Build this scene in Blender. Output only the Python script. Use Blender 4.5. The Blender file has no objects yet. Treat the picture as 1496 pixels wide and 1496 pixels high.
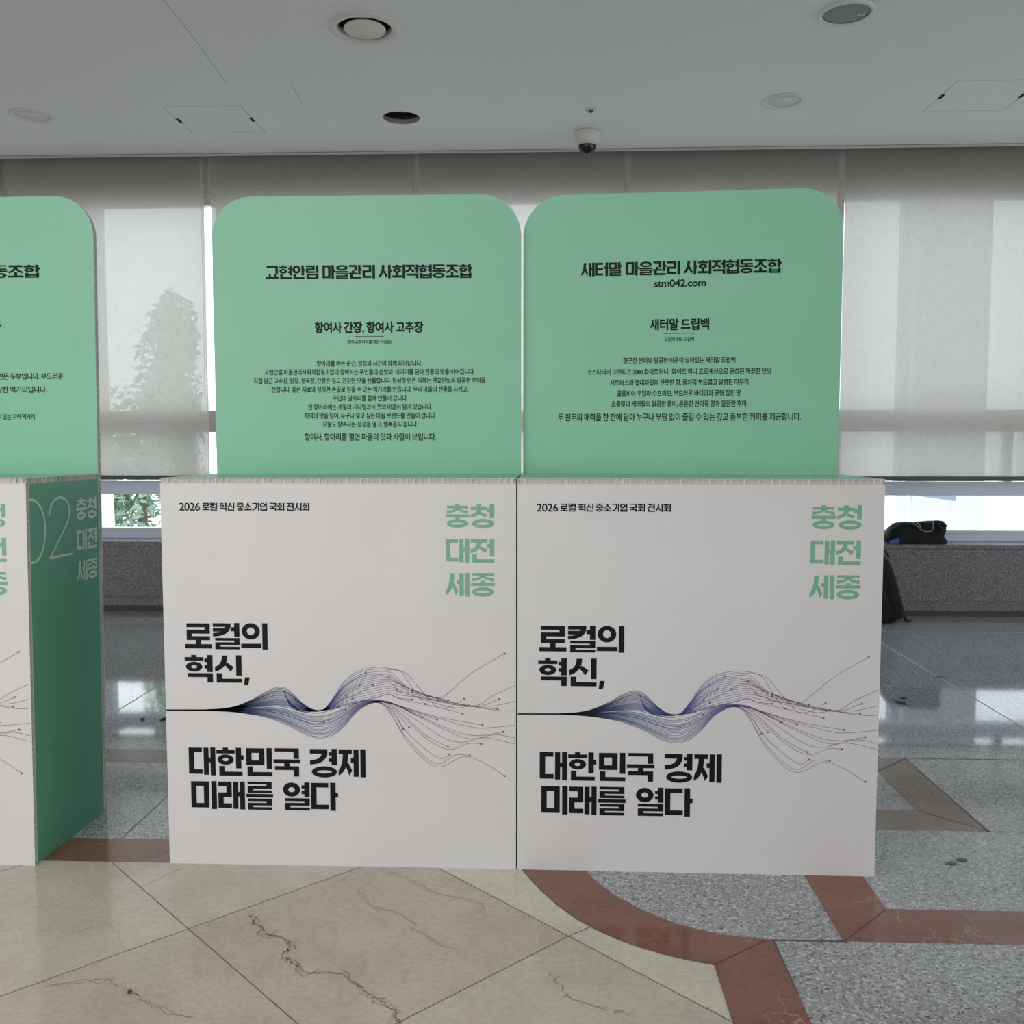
import bpy, bmesh, math, random
from mathutils import Vector, Matrix
R = math.radians
random.seed(7)
scene = bpy.context.scene
COL = scene.collection

# ------------------------------------------------------------------ camera
EYE = 1.22
cam = bpy.data.cameras.new('camera')
camo = bpy.data.objects.new('camera', cam)
COL.objects.link(camo)
cam.sensor_fit = 'HORIZONTAL'; cam.sensor_width = 36.0
cam.lens = 36.0 * 1384.0 / 1496.0
cam.clip_start = 0.05; cam.clip_end = 300
camo.location = (0, 0, EYE)
camo.rotation_euler = (R(90 - 4.05), 0, R(2.15))
scene.camera = camo

# ------------------------------------------------------------------ sky, added area lights, exposure
w = bpy.data.worlds.new('overcast_sky'); scene.world = w; w.use_nodes = True
wn = w.node_tree; bg = wn.nodes['Background']
tc = wn.nodes.new('ShaderNodeTexCoord'); sx = wn.nodes.new('ShaderNodeSeparateXYZ')
rp = wn.nodes.new('ShaderNodeValToRGB')
wn.links.new(tc.outputs['Generated'], sx.inputs[0]); wn.links.new(sx.outputs['Z'], rp.inputs[0])
rp.color_ramp.elements[0].position = 0.0; rp.color_ramp.elements[0].color = (0.97, 0.985, 1.0, 1)
rp.color_ramp.elements[1].position = 0.7; rp.color_ramp.elements[1].color = (0.84, 0.92, 1.0, 1)
wn.links.new(rp.outputs[0], bg.inputs['Color'])
bg.inputs['Strength'].default_value = 3.3

def area(name, loc, rot, sx_, sy_, power, color):
    l = bpy.data.lights.new(name, 'AREA'); l.shape = 'RECTANGLE'; l.size = sx_; l.size_y = sy_
    l.energy = power; l.color = color
    o = bpy.data.objects.new(name, l); COL.objects.link(o); o.location = loc; o.rotation_euler = rot
    return o
# assumed unseen light from behind the camera, added to light the stand fronts
area('lobby_daylight', (-2.6, -4.3, 1.25), (R(90), 0, R(-6)), 10.0, 2.3, 120, (1.0, 0.985, 1.0))
# added fill from the right, lifts the side panel, ledge and back floor
area('side_daylight', (8.8, 1.6, 1.4), (R(90), 0, R(90)), 10.0, 2.4, 150, (0.95, 0.98, 1.0))
# added overhead fill above and behind the camera, brightens floor and boards
area('lobby_ceiling_panel', (-2.2, -1.0, 3.24), (0, 0, 0), 3.0, 2.6, 105, (1.0, 0.99, 0.98))
scene.view_settings.view_transform = 'Standard'
scene.view_settings.look = 'None'
scene.view_settings.exposure = 0.0
scene.view_settings.gamma = 1.0
scene.view_settings.use_curve_mapping = False
scene.cycles.max_bounces = 10
scene.cycles.transparent_max_bounces = 16
scene.cycles.sample_clamp_indirect = 8.0

# ------------------------------------------------------------------ materials
def mat(name, color=(0.8, 0.8, 0.8), rough=0.6, spec=0.5, metal=0.0):
    m = bpy.data.materials.new(name); m.use_nodes = True
    b = m.node_tree.nodes['Principled BSDF']
    b.inputs['Base Color'].default_value = (*color, 1)
    b.inputs['Roughness'].default_value = rough
    b.inputs['Specular IOR Level'].default_value = spec
    b.inputs['Metallic'].default_value = metal
    return m
def nd(m, t, **kw):
    n = m.node_tree.nodes.new(t)
    for k, v in kw.items(): setattr(n, k, v)
    return n
def lk(m, a, b): m.node_tree.links.new(a, b)
def ramp(m, fac, stops, interp='LINEAR'):
    r = nd(m, 'ShaderNodeValToRGB'); e = r.color_ramp; e.interpolation = interp
    while len(e.elements) < len(stops): e.elements.new(0.5)
    for i, (p, c) in enumerate(stops):
        e.elements[i].position = p; e.elements[i].color = (*c, 1)
    lk(m, fac, r.inputs[0]); return r.outputs[0]
def coords(m, scale=(1, 1, 1)):
    t = nd(m, 'ShaderNodeTexCoord'); mp = nd(m, 'ShaderNodeMapping')
    mp.inputs['Scale'].default_value = scale
    lk(m, t.outputs['Object'], mp.inputs[0]); return mp.outputs[0]
def noise(m, vec, scale, detail=4, rough=0.55):
    n = nd(m, 'ShaderNodeTexNoise'); n.inputs['Scale'].default_value = scale
    n.inputs['Detail'].default_value = detail; n.inputs['Roughness'].default_value = rough
    lk(m, vec, n.inputs['Vector']); return n.outputs['Fac']
def mixc(m, fac, a, b, mode='MIX'):
    x = nd(m, 'ShaderNodeMix', data_type='RGBA', blend_type=mode)
    for s, v in ((x.inputs[0], fac), (x.inputs[6], a), (x.inputs[7], b)):
        if isinstance(v, (int, float)): s.default_value = v
        elif isinstance(v, tuple): s.default_value = (*v, 1)
        else: lk(m, v, s)
    return x.outputs[2]
def base(m): return m.node_tree.nodes['Principled BSDF']
def bump(m, h, strength, dist):
    b = nd(m, 'ShaderNodeBump'); b.inputs['Strength'].default_value = strength; b.inputs['Distance'].default_value = dist
    lk(m, h, b.inputs['Height']); lk(m, b.outputs[0], base(m).inputs['Normal'])

def granite(name, dark, mid, light, rough, scale=170, spec=0.5, avg=0.0):
    m = mat(name, mid, rough, spec); v = coords(m)
    vo = nd(m, 'ShaderNodeTexVoronoi'); vo.inputs['Scale'].default_value = scale
    lk(m, v, vo.inputs['Vector'])
    sp = nd(m, 'ShaderNodeSeparateColor'); lk(m, vo.outputs['Color'], sp.inputs[0])
    n1 = noise(m, v, scale * 0.45, 3)
    ad = nd(m, 'ShaderNodeMath', operation='MULTIPLY_ADD'); ad.inputs[1].default_value = 0.55
    lk(m, sp.outputs[0], ad.inputs[0])
    mu = nd(m, 'ShaderNodeMath', operation='MULTIPLY'); mu.inputs[1].default_value = 0.5
    lk(m, n1, mu.inputs[0]); lk(m, mu.outputs[0], ad.inputs[2])
    c = ramp(m, ad.outputs[0], [(0.22, dark), (0.42, mid), (0.62, mid), (0.82, light)])
    n2 = noise(m, v, 1.3, 3)
    c2 = mixc(m, 0.25, c, ramp(m, n2, [(0.3, tuple(x * 0.75 for x in mid)), (0.7, tuple(min(1, x * 1.25) for x in mid))]))
    lk(m, c2, base(m).inputs['Base Color'])
    return m
def marble(name, a, b, vein, rough=0.12, vscale=3.0, vw=0.006, crack=0.22):
    m = mat(name, a, rough, 0.4); v = coords(m)
    n0 = noise(m, v, 5.0, 8, 0.62)
    n3 = noise(m, v, 60.0, 7, 0.7)
    mixn = nd(m, 'ShaderNodeMath', operation='MULTIPLY_ADD'); mixn.inputs[1].default_value = 0.6
    lk(m, n3, mixn.inputs[0])
    mm = nd(m, 'ShaderNodeMath', operation='MULTIPLY'); mm.inputs[1].default_value = 0.44; lk(m, n0, mm.inputs[0])
    lk(m, mm.outputs[0], mixn.inputs[2])
    c = ramp(m, mixn.outputs[0], [(0.36, b), (0.52, a), (0.68, tuple(min(1, x * 1.18) for x in a))])
    # thin cracks: warped voronoi cell borders
    nz = nd(m, 'ShaderNodeTexNoise'); nz.inputs['Scale'].default_value = 9; nz.inputs['Detail'].default_value = 5
    lk(m, v, nz.inputs['Vector'])
    va = nd(m, 'ShaderNodeVectorMath', operation='MULTIPLY_ADD'); va.inputs[1].default_value = (0.22, 0.22, 0.22)
    lk(m, nz.outputs['Color'], va.inputs[0]); lk(m, v, va.inputs[2])
    vo = nd(m, 'ShaderNodeTexVoronoi', feature='DISTANCE_TO_EDGE'); vo.inputs['Scale'].default_value = vscale
    lk(m, va.outputs[0], vo.inputs['Vector'])
    line = ramp(m, vo.outputs['Distance'], [(0.0, (1, 1, 1)), (vw, (0, 0, 0))])
    msk = ramp(m, noise(m, v, 2.2, 2), [(0.47, (0, 0, 0)), (0.62, (crack, crack, crack))])
    f = nd(m, 'ShaderNodeMath', operation='MULTIPLY'); lk(m, line, f.inputs[0]); lk(m, msk, f.inputs[1])
    lk(m, mixc(m, f.outputs[0], c, vein), base(m).inputs['Base Color'])
    return m

M = {}
M['granite'] = granite('polished_grey_granite', (0.035, 0.036, 0.038), (0.35, 0.362, 0.378), (0.76, 0.77, 0.785), 0.055, 185)
M['ledge'] = granite('dark_grey_granite', (0.03, 0.03, 0.033), (0.23, 0.225, 0.235), (0.5, 0.49, 0.5), 0.35, 200, 0.3)
M['marble'] = marble('beige_marble', (0.55, 0.505, 0.425), (0.46, 0.42, 0.35), (0.13, 0.11, 0.085))
M['marble_pale'] = marble('pale_crackled_marble', (0.64, 0.61, 0.52), (0.54, 0.52, 0.44), (0.17, 0.15, 0.12), vscale=7, vw=0.02, crack=0.7)
M['marble_warm'] = marble('warm_beige_marble', (0.52, 0.465, 0.39), (0.43, 0.385, 0.32), (0.15, 0.12, 0.09))
M['red'] = marble('red_marble', (0.235, 0.105, 0.074), (0.15, 0.062, 0.044), (0.50, 0.40, 0.33), 0.13, 5, 0.012, 0.8)
M['brown'] = marble('brown_marble', (0.21, 0.155, 0.125), (0.15, 0.11, 0.09), (0.4, 0.33, 0.27), 0.09, 4, 0.012, 0.7)
M['joint'] = mat('dark_grout', (0.11, 0.10, 0.09), 0.6)
M['joint_pale'] = mat('pale_grout', (0.50, 0.50, 0.50), 0.5)
M['vein'] = mat('dark_marble_vein', (0.22, 0.195, 0.16), 0.3)
M['stain'] = mat('dark_floor_stain', (0.05, 0.05, 0.05), 0.3)

m = M['ceil'] = mat('painted_ceiling', (0.82, 0.83, 0.825), 0.55, 0.35)
v = coords(m); bump(m, noise(m, v, 260, 2), 0.08, 0.002)
M['wall'] = mat('painted_wall', (0.72, 0.71, 0.69), 0.7, 0.3)
M['crack'] = mat('hairline_crack', (0.30, 0.31, 0.31), 0.8)
M['dark'] = mat('dark_void', (0.02, 0.02, 0.021), 0.8, 0.2)
M['gap'] = mat('shadow_gap', (0.10, 0.10, 0.10), 0.8, 0.2)
M['plaster'] = mat('cut_plasterboard', (0.30, 0.285, 0.26), 0.9, 0.1)
M['alu'] = mat('window_aluminium', (0.72, 0.83, 0.97), 0.35, 0.5, 0.05)  # blue cast of the sky is put into this base colour
M['alu_white'] = mat('white_window_profile', (0.78, 0.79, 0.78), 0.4)
M['rail'] = mat('blind_bottom_bar', (0.10, 0.10, 0.115), 0.5)  # dark grey bar, doubles as painted shade of the frame recess

def panel_mat(name, c, rough=0.42, spec=0.4):
    m = mat(name, c, rough, spec); v = coords(m)
    n = noise(m, v, 3.0, 3)
    lk(m, ramp(m, n, [(0.3, tuple(x * 0.975 for x in c)), (0.7, tuple(min(1, x * 1.02) for x in c))]), base(m).inputs['Base Color'])
    bump(m, noise(m, v, 420, 2), 0.05, 0.001)
    return m
M['white'] = panel_mat('white_printed_board', (0.775, 0.77, 0.785))
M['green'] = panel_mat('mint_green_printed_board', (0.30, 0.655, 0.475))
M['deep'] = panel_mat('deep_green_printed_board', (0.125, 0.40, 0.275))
M['paper'] = mat('honeycomb_paper', (0.74, 0.72, 0.69), 0.85, 0.1)
M['paper_in'] = mat('honeycomb_paper_core', (0.62, 0.60, 0.57), 0.9, 0.1)
M['ink'] = mat('black_ink', (0.010, 0.010, 0.016), 0.5, 0.15)
M['ink_soft'] = mat('dark_grey_ink', (0.013, 0.022, 0.021), 0.5, 0.15)
M['ink_green'] = mat('mint_green_ink', (0.225, 0.50, 0.355), 0.45, 0.35)
M['ink_pale'] = mat('pale_green_ink', (0.70, 0.82, 0.75), 0.45, 0.35)
m = M['wave'] = mat('wave_line_ink', (0.1, 0.1, 0.2), 0.5, 0.3)
t = nd(m, 'ShaderNodeTexCoord'); sp = nd(m, 'ShaderNodeSeparateXYZ'); lk(m, t.outputs['Object'], sp.inputs[0])
lk(m, ramp(m, sp.outputs['X'], [(0.16, (0.008, 0.008, 0.012)), (0.24, (0.045, 0.07, 0.15)), (0.34, (0.10, 0.165, 0.36)),
   (0.52, (0.15, 0.15, 0.36)), (0.64, (0.22, 0.14, 0.33)), (0.74, (0.22, 0.12, 0.25)), (0.86, (0.25, 0.16, 0.24)), (0.98, (0.16, 0.12, 0.15))]), base(m).inputs['Base Color'])

M['plastic'] = mat('off_white_plastic', (0.70, 0.69, 0.64), 0.45)
M['plastic_ceil'] = mat('painted_metal_white', (0.72, 0.73, 0.72), 0.45)
M['grille'] = mat('grey_speaker_mesh', (0.30, 0.315, 0.33), 0.6, 0.3)
v = coords(M['grille'])
vo = nd(M['grille'], 'ShaderNodeTexVoronoi'); vo.inputs['Scale'].default_value = 330
lk(M['grille'], v, vo.inputs['Vector'])
lk(M['grille'], ramp(M['grille'], vo.outputs['Distance'], [(0.2, (0.12, 0.12, 0.13)), (0.5, (0.33, 0.345, 0.36))]), base(M['grille']).inputs['Base Color'])
M['black_gloss'] = mat('smoked_dome', (0.012, 0.012, 0.014), 0.05)
M['metal'] = mat('brushed_metal', (0.5, 0.5, 0.5), 0.3, 0.5, 0.9)
m = M['cloth'] = mat('black_nylon', (0.012, 0.012, 0.014), 0.7, 0.25)
v = coords(m); bump(m, noise(m, v, 38, 5, 0.6), 0.5, 0.012)
M['strap'] = mat('black_webbing', (0.018, 0.018, 0.02), 0.5, 0.4)
M['piping'] = mat('grey_piping', (0.30, 0.30, 0.30), 0.4)
M['blue'] = mat('blue_lining', (0.05, 0.13, 0.42), 0.6)

# linen-like roller blind: translucent weave with small open pores
m = M['blind'] = bpy.data.materials.new('linen_screen_fabric'); m.use_nodes = True
nt = m.node_tree; nt.nodes.remove(nt.nodes['Principled BSDF']); out = nt.nodes['Material Output']
nv = noise(m, coords(m, (420, 1, 14)), 1.0, 2); nh = noise(m, coords(m, (12, 1, 520)), 1.0, 2)
av = nd(m, 'ShaderNodeMath', operation='ADD'); lk(m, nv, av.inputs[0]); lk(m, nh, av.inputs[1])
colr = ramp(m, av.outputs[0], [(0.75, (0.50, 0.475, 0.42)), (1.0, (0.61, 0.585, 0.53))])
df = nd(m, 'ShaderNodeBsdfDiffuse'); tl = nd(m, 'ShaderNodeBsdfTranslucent'); tr = nd(m, 'ShaderNodeBsdfTransparent')
lk(m, mixc(m, 1.0, colr, (0.45, 0.44, 0.43), 'MULTIPLY'), df.inputs[0]); lk(m, mixc(m, 1.0, colr, (1.3, 1.27, 1.26), 'MULTIPLY'), tl.inputs[0])
m1 = nd(m, 'ShaderNodeMixShader'); m1.inputs[0].default_value = 0.40
lk(m, df.outputs[0], m1.inputs[1]); lk(m, tl.outputs[0], m1.inputs[2])
m2 = nd(m, 'ShaderNodeMixShader')
pr = nd(m, 'ShaderNodeMapRange'); pr.inputs['From Min'].default_value = 0.7; pr.inputs['From Max'].default_value = 1.3
pr.inputs['To Min'].default_value = 0.10; pr.inputs['To Max'].default_value = 0.055
lk(m, av.outputs[0], pr.inputs['Value']); lk(m, pr.outputs[0], m2.inputs[0])
lk(m, m1.outputs[0], m2.inputs[1]); lk(m, tr.outputs[0], m2.inputs[2]); lk(m, m2.outputs[0], out.inputs[0])

m = M['glass'] = bpy.data.materials.new('window_glass'); m.use_nodes = True
nt = m.node_tree; nt.nodes.remove(nt.nodes['Principled BSDF']); out = nt.nodes['Material Output']
tr = nd(m, 'ShaderNodeBsdfTransparent'); tr.inputs[0].default_value = (0.96, 0.985, 0.995, 1)
gl = nd(m, 'ShaderNodeBsdfGlossy'); gl.inputs['Roughness'].default_value = 0.02
mx = nd(m, 'ShaderNodeMixShader'); mx.inputs[0].default_value = 0.05
lk(m, tr.outputs[0], mx.inputs[1]); lk(m, gl.outputs[0], mx.inputs[2]); lk(m, mx.outputs[0], out.inputs[0])

M['paving'] = mat('pale_paving', (0.55, 0.56, 0.56), 0.8)
M['facade'] = mat('pale_rendered_facade', (0.93, 0.94, 0.95), 0.8)
M['column'] = mat('grey_stone_column', (0.34, 0.34, 0.35), 0.7)
M['band'] = mat('blue_grey_canopy', (0.42, 0.50, 0.62), 0.6)
M['leaf'] = mat('pale_green_leaf', (0.27, 0.40, 0.26), 0.6)
M['bark'] = mat('grey_bark', (0.14, 0.12, 0.10), 0.9)
M['litter'] = mat('dry_leaf_scrap', (0.07, 0.06, 0.045), 0.8)
M['crumb'] = mat('brown_crumb', (0.09, 0.055, 0.03), 0.8)
M['scrap'] = mat('white_paper_scrap', (0.7, 0.7, 0.7), 0.8)

# ------------------------------------------------------------------ mesh helpers
class MB:
    def __init__(s): s.v = []; s.f = []; s.mi = []; s.mats = []
    def slot(s, m):
        if m not in s.mats: s.mats.append(m)
        return s.mats.index(m)
    def add(s, vs, fs, m):
        o = len(s.v); k = s.slot(m); s.v += [tuple(p) for p in vs]
        for f in fs: s.f.append([i + o for i in f]); s.mi.append(k)
        return s
    def box(s, a, b, m):
        x0, y0, z0 = a; x1, y1, z1 = b
        vs = [(x0, y0, z0), (x1, y0, z0), (x1, y1, z0), (x0, y1, z0), (x0, y0, z1), (x1, y0, z1), (x1, y1, z1), (x0, y1, z1)]
        return s.add(vs, [(3, 2, 1, 0), (4, 5, 6, 7), (0, 1, 5, 4), (1, 2, 6, 5), (2, 3, 7, 6), (3, 0, 4, 7)], m)
    def poly(s, pts, m): return s.add(pts, [list(range(len(pts)))], m)
    def tube(s, pts, r, m, n=8, closed=False):
        pts = [Vector(p) for p in pts]; rings = []; L = len(pts)
        for i, p in enumerate(pts):
            d = (pts[min(i + 1, L - 1)] - pts[max(i - 1, 0)]).normalized()
            a = d.orthogonal().normalized(); b = d.cross(a)
            if i:
                a = (pa - d * pa.dot(d)).normalized(); b = d.cross(a)
            pa = a
            rr = r[i] if isinstance(r, (list, tuple)) else r
            rings.append([p + (a * math.cos(2 * math.pi * k / n) + b * math.sin(2 * math.pi * k / n)) * rr for k in range(n)])
        vs = [q for g in rings for q in g]
        fs = [(i * n + k, i * n + (k + 1) % n, (i + 1) * n + (k + 1) % n, (i + 1) * n + k) for i in range(L - 1) for k in range(n)]
        fs += [list(range(n))[::-1], [(L - 1) * n + k for k in range(n)]]
        return s.add(vs, fs, m)
    def lathe(s, prof, m, n=64, c=(0, 0, 0)):
        vs = [(c[0] + r * math.cos(2 * math.pi * k / n), c[1] + r * math.sin(2 * math.pi * k / n), c[2] + z) for r, z in prof for k in range(n)]
        fs = [(i * n + k, i * n + (k + 1) % n, (i + 1) * n + (k + 1) % n, (i + 1) * n + k) for i in range(len(prof) - 1) for k in range(n)]
        return s.add(vs, fs, m)
    def mesh(s, name, smooth=False):
        me = bpy.data.meshes.new(name); me.from_pydata(s.v, [], s.f)
        for m in s.mats: me.materials.append(m)
        me.polygons.foreach_set('material_index', s.mi)
        if smooth: me.polygons.foreach_set('use_smooth', [True] * len(me.polygons))
        me.update(); return me
    def build(s, name, parent=None, smooth=False, loc=(0, 0, 0)):
        return link(name, s.mesh(name, smooth), parent, loc)
def link(name, me, parent=None, loc=(0, 0, 0)):
    o = bpy.data.objects.new(name, me); COL.objects.link(o); o.parent = parent; o.location = loc
    return o
def empty(name, loc, rz=0):
    o = bpy.data.objects.new(name, None); COL.objects.link(o); o.location = loc; o.rotation_euler = (0, 0, rz)
    o.empty_display_size = 0.1; return o
def tag(o, label, cat, group=None, kind=None):
    o['label'] = label; o['category'] = cat
    if group: o['group'] = group
    if kind: o['kind'] = kind
    return o
def bevel(o, wd, seg=2):
    b = o.modifiers.new('bevel', 'BEVEL'); b.width = wd; b.segments = seg; b.limit_method = 'ANGLE'; return o
def spline(pts, per=10):
    out = []; n = len(pts)
    for i in range(n - 1):
        p0, p1, p2, p3 = pts[max(i - 1, 0)], pts[i], pts[i + 1], pts[min(i + 2, n - 1)]
        for k in range(per):
            t = k / per
            out.append(tuple(0.5 * (2 * b + (c - a) * t + (2 * a - 5 * b + 4 * c - d) * t * t + (3 * b - a - 3 * c + d) * t ** 3)
                             for a, b, c, d in zip(p0, p1, p2, p3)))
    out.append(tuple(pts[-1])); return out
def ribbon2(pts, wd):
    """flat ribbon in 2D -> (verts, quads); wd number or list"""
    vs = []; fs = []; n = len(pts)
    for i, p in enumerate(pts):
        a = pts[max(i - 1, 0)]; b = pts[min(i + 1, n - 1)]
        dx, dy = b[0] - a[0], b[1] - a[1]; l = math.hypot(dx, dy) or 1
        h = (wd[i] if isinstance(wd, (list, tuple)) else wd) / 2
        vs += [(p[0] - dy / l * h, p[1] + dx / l * h), (p[0] + dy / l * h, p[1] - dx / l * h)]
        if i: fs.append((2 * i - 2, 2 * i - 1, 2 * i + 1, 2 * i))
    return vs, fs

# ------------------------------------------------------------------ heavy hangul lettering (drawn jamo by jamo)
class Hangul:
    L = 'ㄱㄲㄴㄷㄸㄹㅁㅂㅃㅅㅆㅇㅈㅉㅊㅋㅌㅍㅎ'
    V = 'ㅏㅐㅑㅒㅓㅔㅕㅖㅗㅘㅙㅚㅛㅜㅝㅞㅟㅠㅡㅢㅣ'
    T = ['', 'ㄱ', 'ㄲ', 'ㄳ', 'ㄴ', 'ㄵ', 'ㄶ', 'ㄷ', 'ㄹ', 'ㄺ', 'ㄻ', 'ㄼ', 'ㄽ', 'ㄾ', 'ㄿ', 'ㅀ', 'ㅁ', 'ㅂ', 'ㅄ', 'ㅅ', 'ㅆ', 'ㅇ', 'ㅈ', 'ㅊ', 'ㅋ', 'ㅌ', 'ㅍ', 'ㅎ']
    def __init__(s, v=0.185, h=0.16): s.v = v; s.h = h; s.out = []
    def R(s, x0, y0, x1, y1): s.out.append([(x0, y0), (x1, y0), (x1, y1), (x0, y1)])
    def P(s, pts): s.out.append(pts)
    def bez(s, a, b, c, n=8):
        return [tuple((1 - t) ** 2 * p + 2 * t * (1 - t) * q + t * t * r for p, q, r in zip(a, b, c)) for t in [i / n for i in range(n + 1)]]
    def strip(s, A, B):
        for i in range(len(A) - 1): s.P([A[i], A[i + 1], B[i + 1], B[i]])
    def O(s, x0, y0, x1, y1, h):
        cx, cy, rx, ry = (x0 + x1) / 2, (y0 + y1) / 2, (x1 - x0) / 2, (y1 - y0) / 2
        ix = max(rx - s.v * 0.98, rx * 0.25); iy = max(ry - h, ry * 0.25); n = 36
        A = [(cx + rx * math.cos(2 * math.pi * k / n), cy + ry * math.sin(2 * math.pi * k / n)) for k in range(n + 1)]
        B = [(cx + ix * math.cos(2 * math.pi * k / n), cy + iy * math.sin(2 * math.pi * k / n)) for k in range(n + 1)]
        s.strip(A, B)
    def legs(s, x0, y0, x1, y1, wide):
        v, H = s.v, y1 - y0
        xc = x0 + (x1 - x0) * (0.5 if wide else 0.52)
        if wide:
            hh = min(s.h, H * 0.52)
            for sg, xe in ((-1, x0), (1, x1)):
                A = s.bez((xc + sg * v * 0.5, y0), (xc + sg * v * 0.55, y0 + H * 0.55), (xe, y1 - hh))
                B = s.bez((xc - sg * v * 0.5, y0), (xc - sg * v * 0.1, y0 + H * 0.72), (xe, y1))
                s.strip(A, B)
        else:
            hh = min(s.h * 1.15, H * 0.34)
            A = s.bez((xc - v / 2, y0), (xc - v / 2, y0 + H * 0.55), (x0, y1 - hh))
            B = s.bez((xc + v / 2, y0), (xc + v / 2, y0 + H * 0.78), (x0, y1))
            s.strip(A, B)
            yb = y0 + H * 0.42
            s.P([(xc - v * 0.1, yb + v * 0.35), (xc + v * 0.45, yb), (x1, y1 - hh * 0.95), (x1 - v * 0.55, y1 - hh * 0.02)])
    def cons(s, j, x0, y0, x1, y1, mode, h=None):
        v = s.v; H = y1 - y0; h = h or s.h
        if j == 'ㄱ' or j == 'ㅋ':
            h = min(h, H * (0.27 if j == 'ㅋ' else 0.45))
            s.R(x0, y0, x1, y0 + h)
            if mode == 'V':
                A = s.bez((x1, y0 + h * 0.5), (x1, y1 - h * 0.2), (x0, y1)); B = s.bez((x1 - v, y0 + h * 0.5), (x1 - v, y1 - h), (x0, y1 - h))
                s.strip(A, B)
            else: s.R(x1 - v, y0, x1, y1)
            if j == 'ㅋ': s.R(x0, y0 + H * 0.365, x1 - v * 0.5, y0 + H * 0.365 + h)
        elif j == 'ㄴ':
            h = min(h, H * 0.5); s.R(x0, y0, x0 + v, y1); s.R(x0, y1 - h, x1, y1)
        elif j in 'ㄷㅌ':
            h = min(h, H * (0.3 if j == 'ㄷ' else 0.24))
            s.R(x0, y0, x0 + v, y1); s.R(x0, y0, x1 - 0.01, y0 + h); s.R(x0, y1 - h, x1, y1)
            if j == 'ㅌ': s.R(x0, (y0 + y1 - h) / 2, x1 - 0.01, (y0 + y1 + h) / 2)
        elif j == 'ㄹ':
            h = min(h, H * 0.235); ym = (y0 + y1 - h) / 2
            s.R(x0, y0, x1, y0 + h); s.R(x1 - v, y0, x1, ym + h); s.R(x0, ym, x1, ym + h); s.R(x0, ym, x0 + v, y1); s.R(x0, y1 - h, x1, y1)
        elif j == 'ㅁ':
            h = min(h, H * 0.32); s.R(x0, y0, x0 + v, y1); s.R(x1 - v, y0, x1, y1); s.R(x0, y0, x1, y0 + h); s.R(x0, y1 - h, x1, y1)
        elif j == 'ㅂ':
            h = min(h, H * 0.3); s.R(x0, y0, x0 + v, y1); s.R(x1 - v, y0, x1, y1)
            s.R(x0, y0 + H * 0.3, x1, y0 + H * 0.3 + h); s.R(x0, y1 - h, x1, y1)
        elif j == 'ㅅ': s.legs(x0, y0, x1, y1, mode == 'H')
        elif j in 'ㅈㅊ':
            if j == 'ㅊ':
                n = H * 0.17; xc = x0 + (x1 - x0) * 0.5; s.R(xc - v / 2, y0, xc + v / 2, y0 + n * 1.5); y0 += n; H = y1 - y0
            h = min(h, H * 0.32); s.R(x0 + 0.01, y0, x1 - 0.01, y0 + h); s.legs(x0, y0 + h * 0.6, x1, y1, mode == 'H')
        elif j == 'ㅇ': s.O(x0, y0, x1, y1, h)
        elif j == 'ㅎ':
            n = H * 0.13; b = min(h, H * 0.22); xc = (x0 + x1) / 2
            s.R(xc - v * 0.5, y0, xc + v * 0.5, y0 + n * 1.5); s.R(x0 - 0.02, y0 + n, x1 + 0.02, y0 + n + b)
            s.O(x0 + 0.02, y0 + n + b + 0.03, x1 - 0.02, y1, min(h, H * 0.2))
    def syll(s, ch):
        s.out = []; k = ord(ch) - 0xAC00
        l, vw, t = s.L[k // 588], s.V[k % 588 // 28], s.T[k % 28]
        v, h = s.v, s.h
        fin = bool(t)
        yt = 0.66 if fin else 1.0
        if t == 'ㄹ': yt = 0.57
        elif t in ('ㅁ', 'ㅂ', 'ㅇ'): yt = 0.62
        if vw in 'ㅏㅐㅑㅓㅔㅕㅣㅖ':
            yv = yt - 0.04 if fin else 1.0
            if fin and t == 'ㄴ': yv = 0.74
            yl = (yt - 0.05) if fin else 0.95
            b = 0.1
            if vw in 'ㅐㅔㅖ':
                vv = v * 0.94; xb = 1 - vv; xa = xb - vv - 0.065
                s.R(xb, 0, 1, yv); s.R(xa, 0.01, xa + vv, yv - 0.02)
                if vw == 'ㅐ': s.R(xa, 0.37 * yv, 1, 0.37 * yv + h); xl = xa - 0.05
                else: s.R(xa - b, 0.32 * yv, xa + vv, 0.32 * yv + h); xl = xa - 0.05
                x0 = 0.0
            elif vw in 'ㅏㅑ':
                xb = 1 - v - 0.09; s.R(xb, 0, xb + v, yv); s.R(xb, 0.36 * yv, 1.0, 0.36 * yv + h); xl = xb - 0.06; x0 = 0.0
            elif vw == 'ㅣ': xb = 1 - v; s.R(xb, 0, 1, yv); xl = xb - 0.085; x0 = 0.03
            elif vw == 'ㅓ': xb = 1 - v; s.R(xb, 0, 1, yv); xl = xb - 0.09; yb = 0.30 * yv; hb = min(h, yv * 0.3); s.R(xb - b - 0.03, yb, 1, yb + hb); x0 = 0.0
            else:
                xb = 1 - v; s.R(xb, 0, 1, yv); xl = xb - b - 0.055; hb = min(h, yv * 0.22)
                s.R(xb - b, 0.2 * yv, 1, 0.2 * yv + hb); s.R(xb - b, 0.58 * yv, 1, 0.58 * yv + hb); x0 = 0.0
            if vw == 'ㅓ' and l in 'ㅋㅌ':
                xl = xb - 0.17
                if l == 'ㅋ': xl = xb - 0.13
            s.cons(l, x0 if not (l in 'ㅁㅇ') else x0 + 0.01, 0.0 if l in 'ㅎㅊ' else 0.012, xl, yl, 'V')
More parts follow.
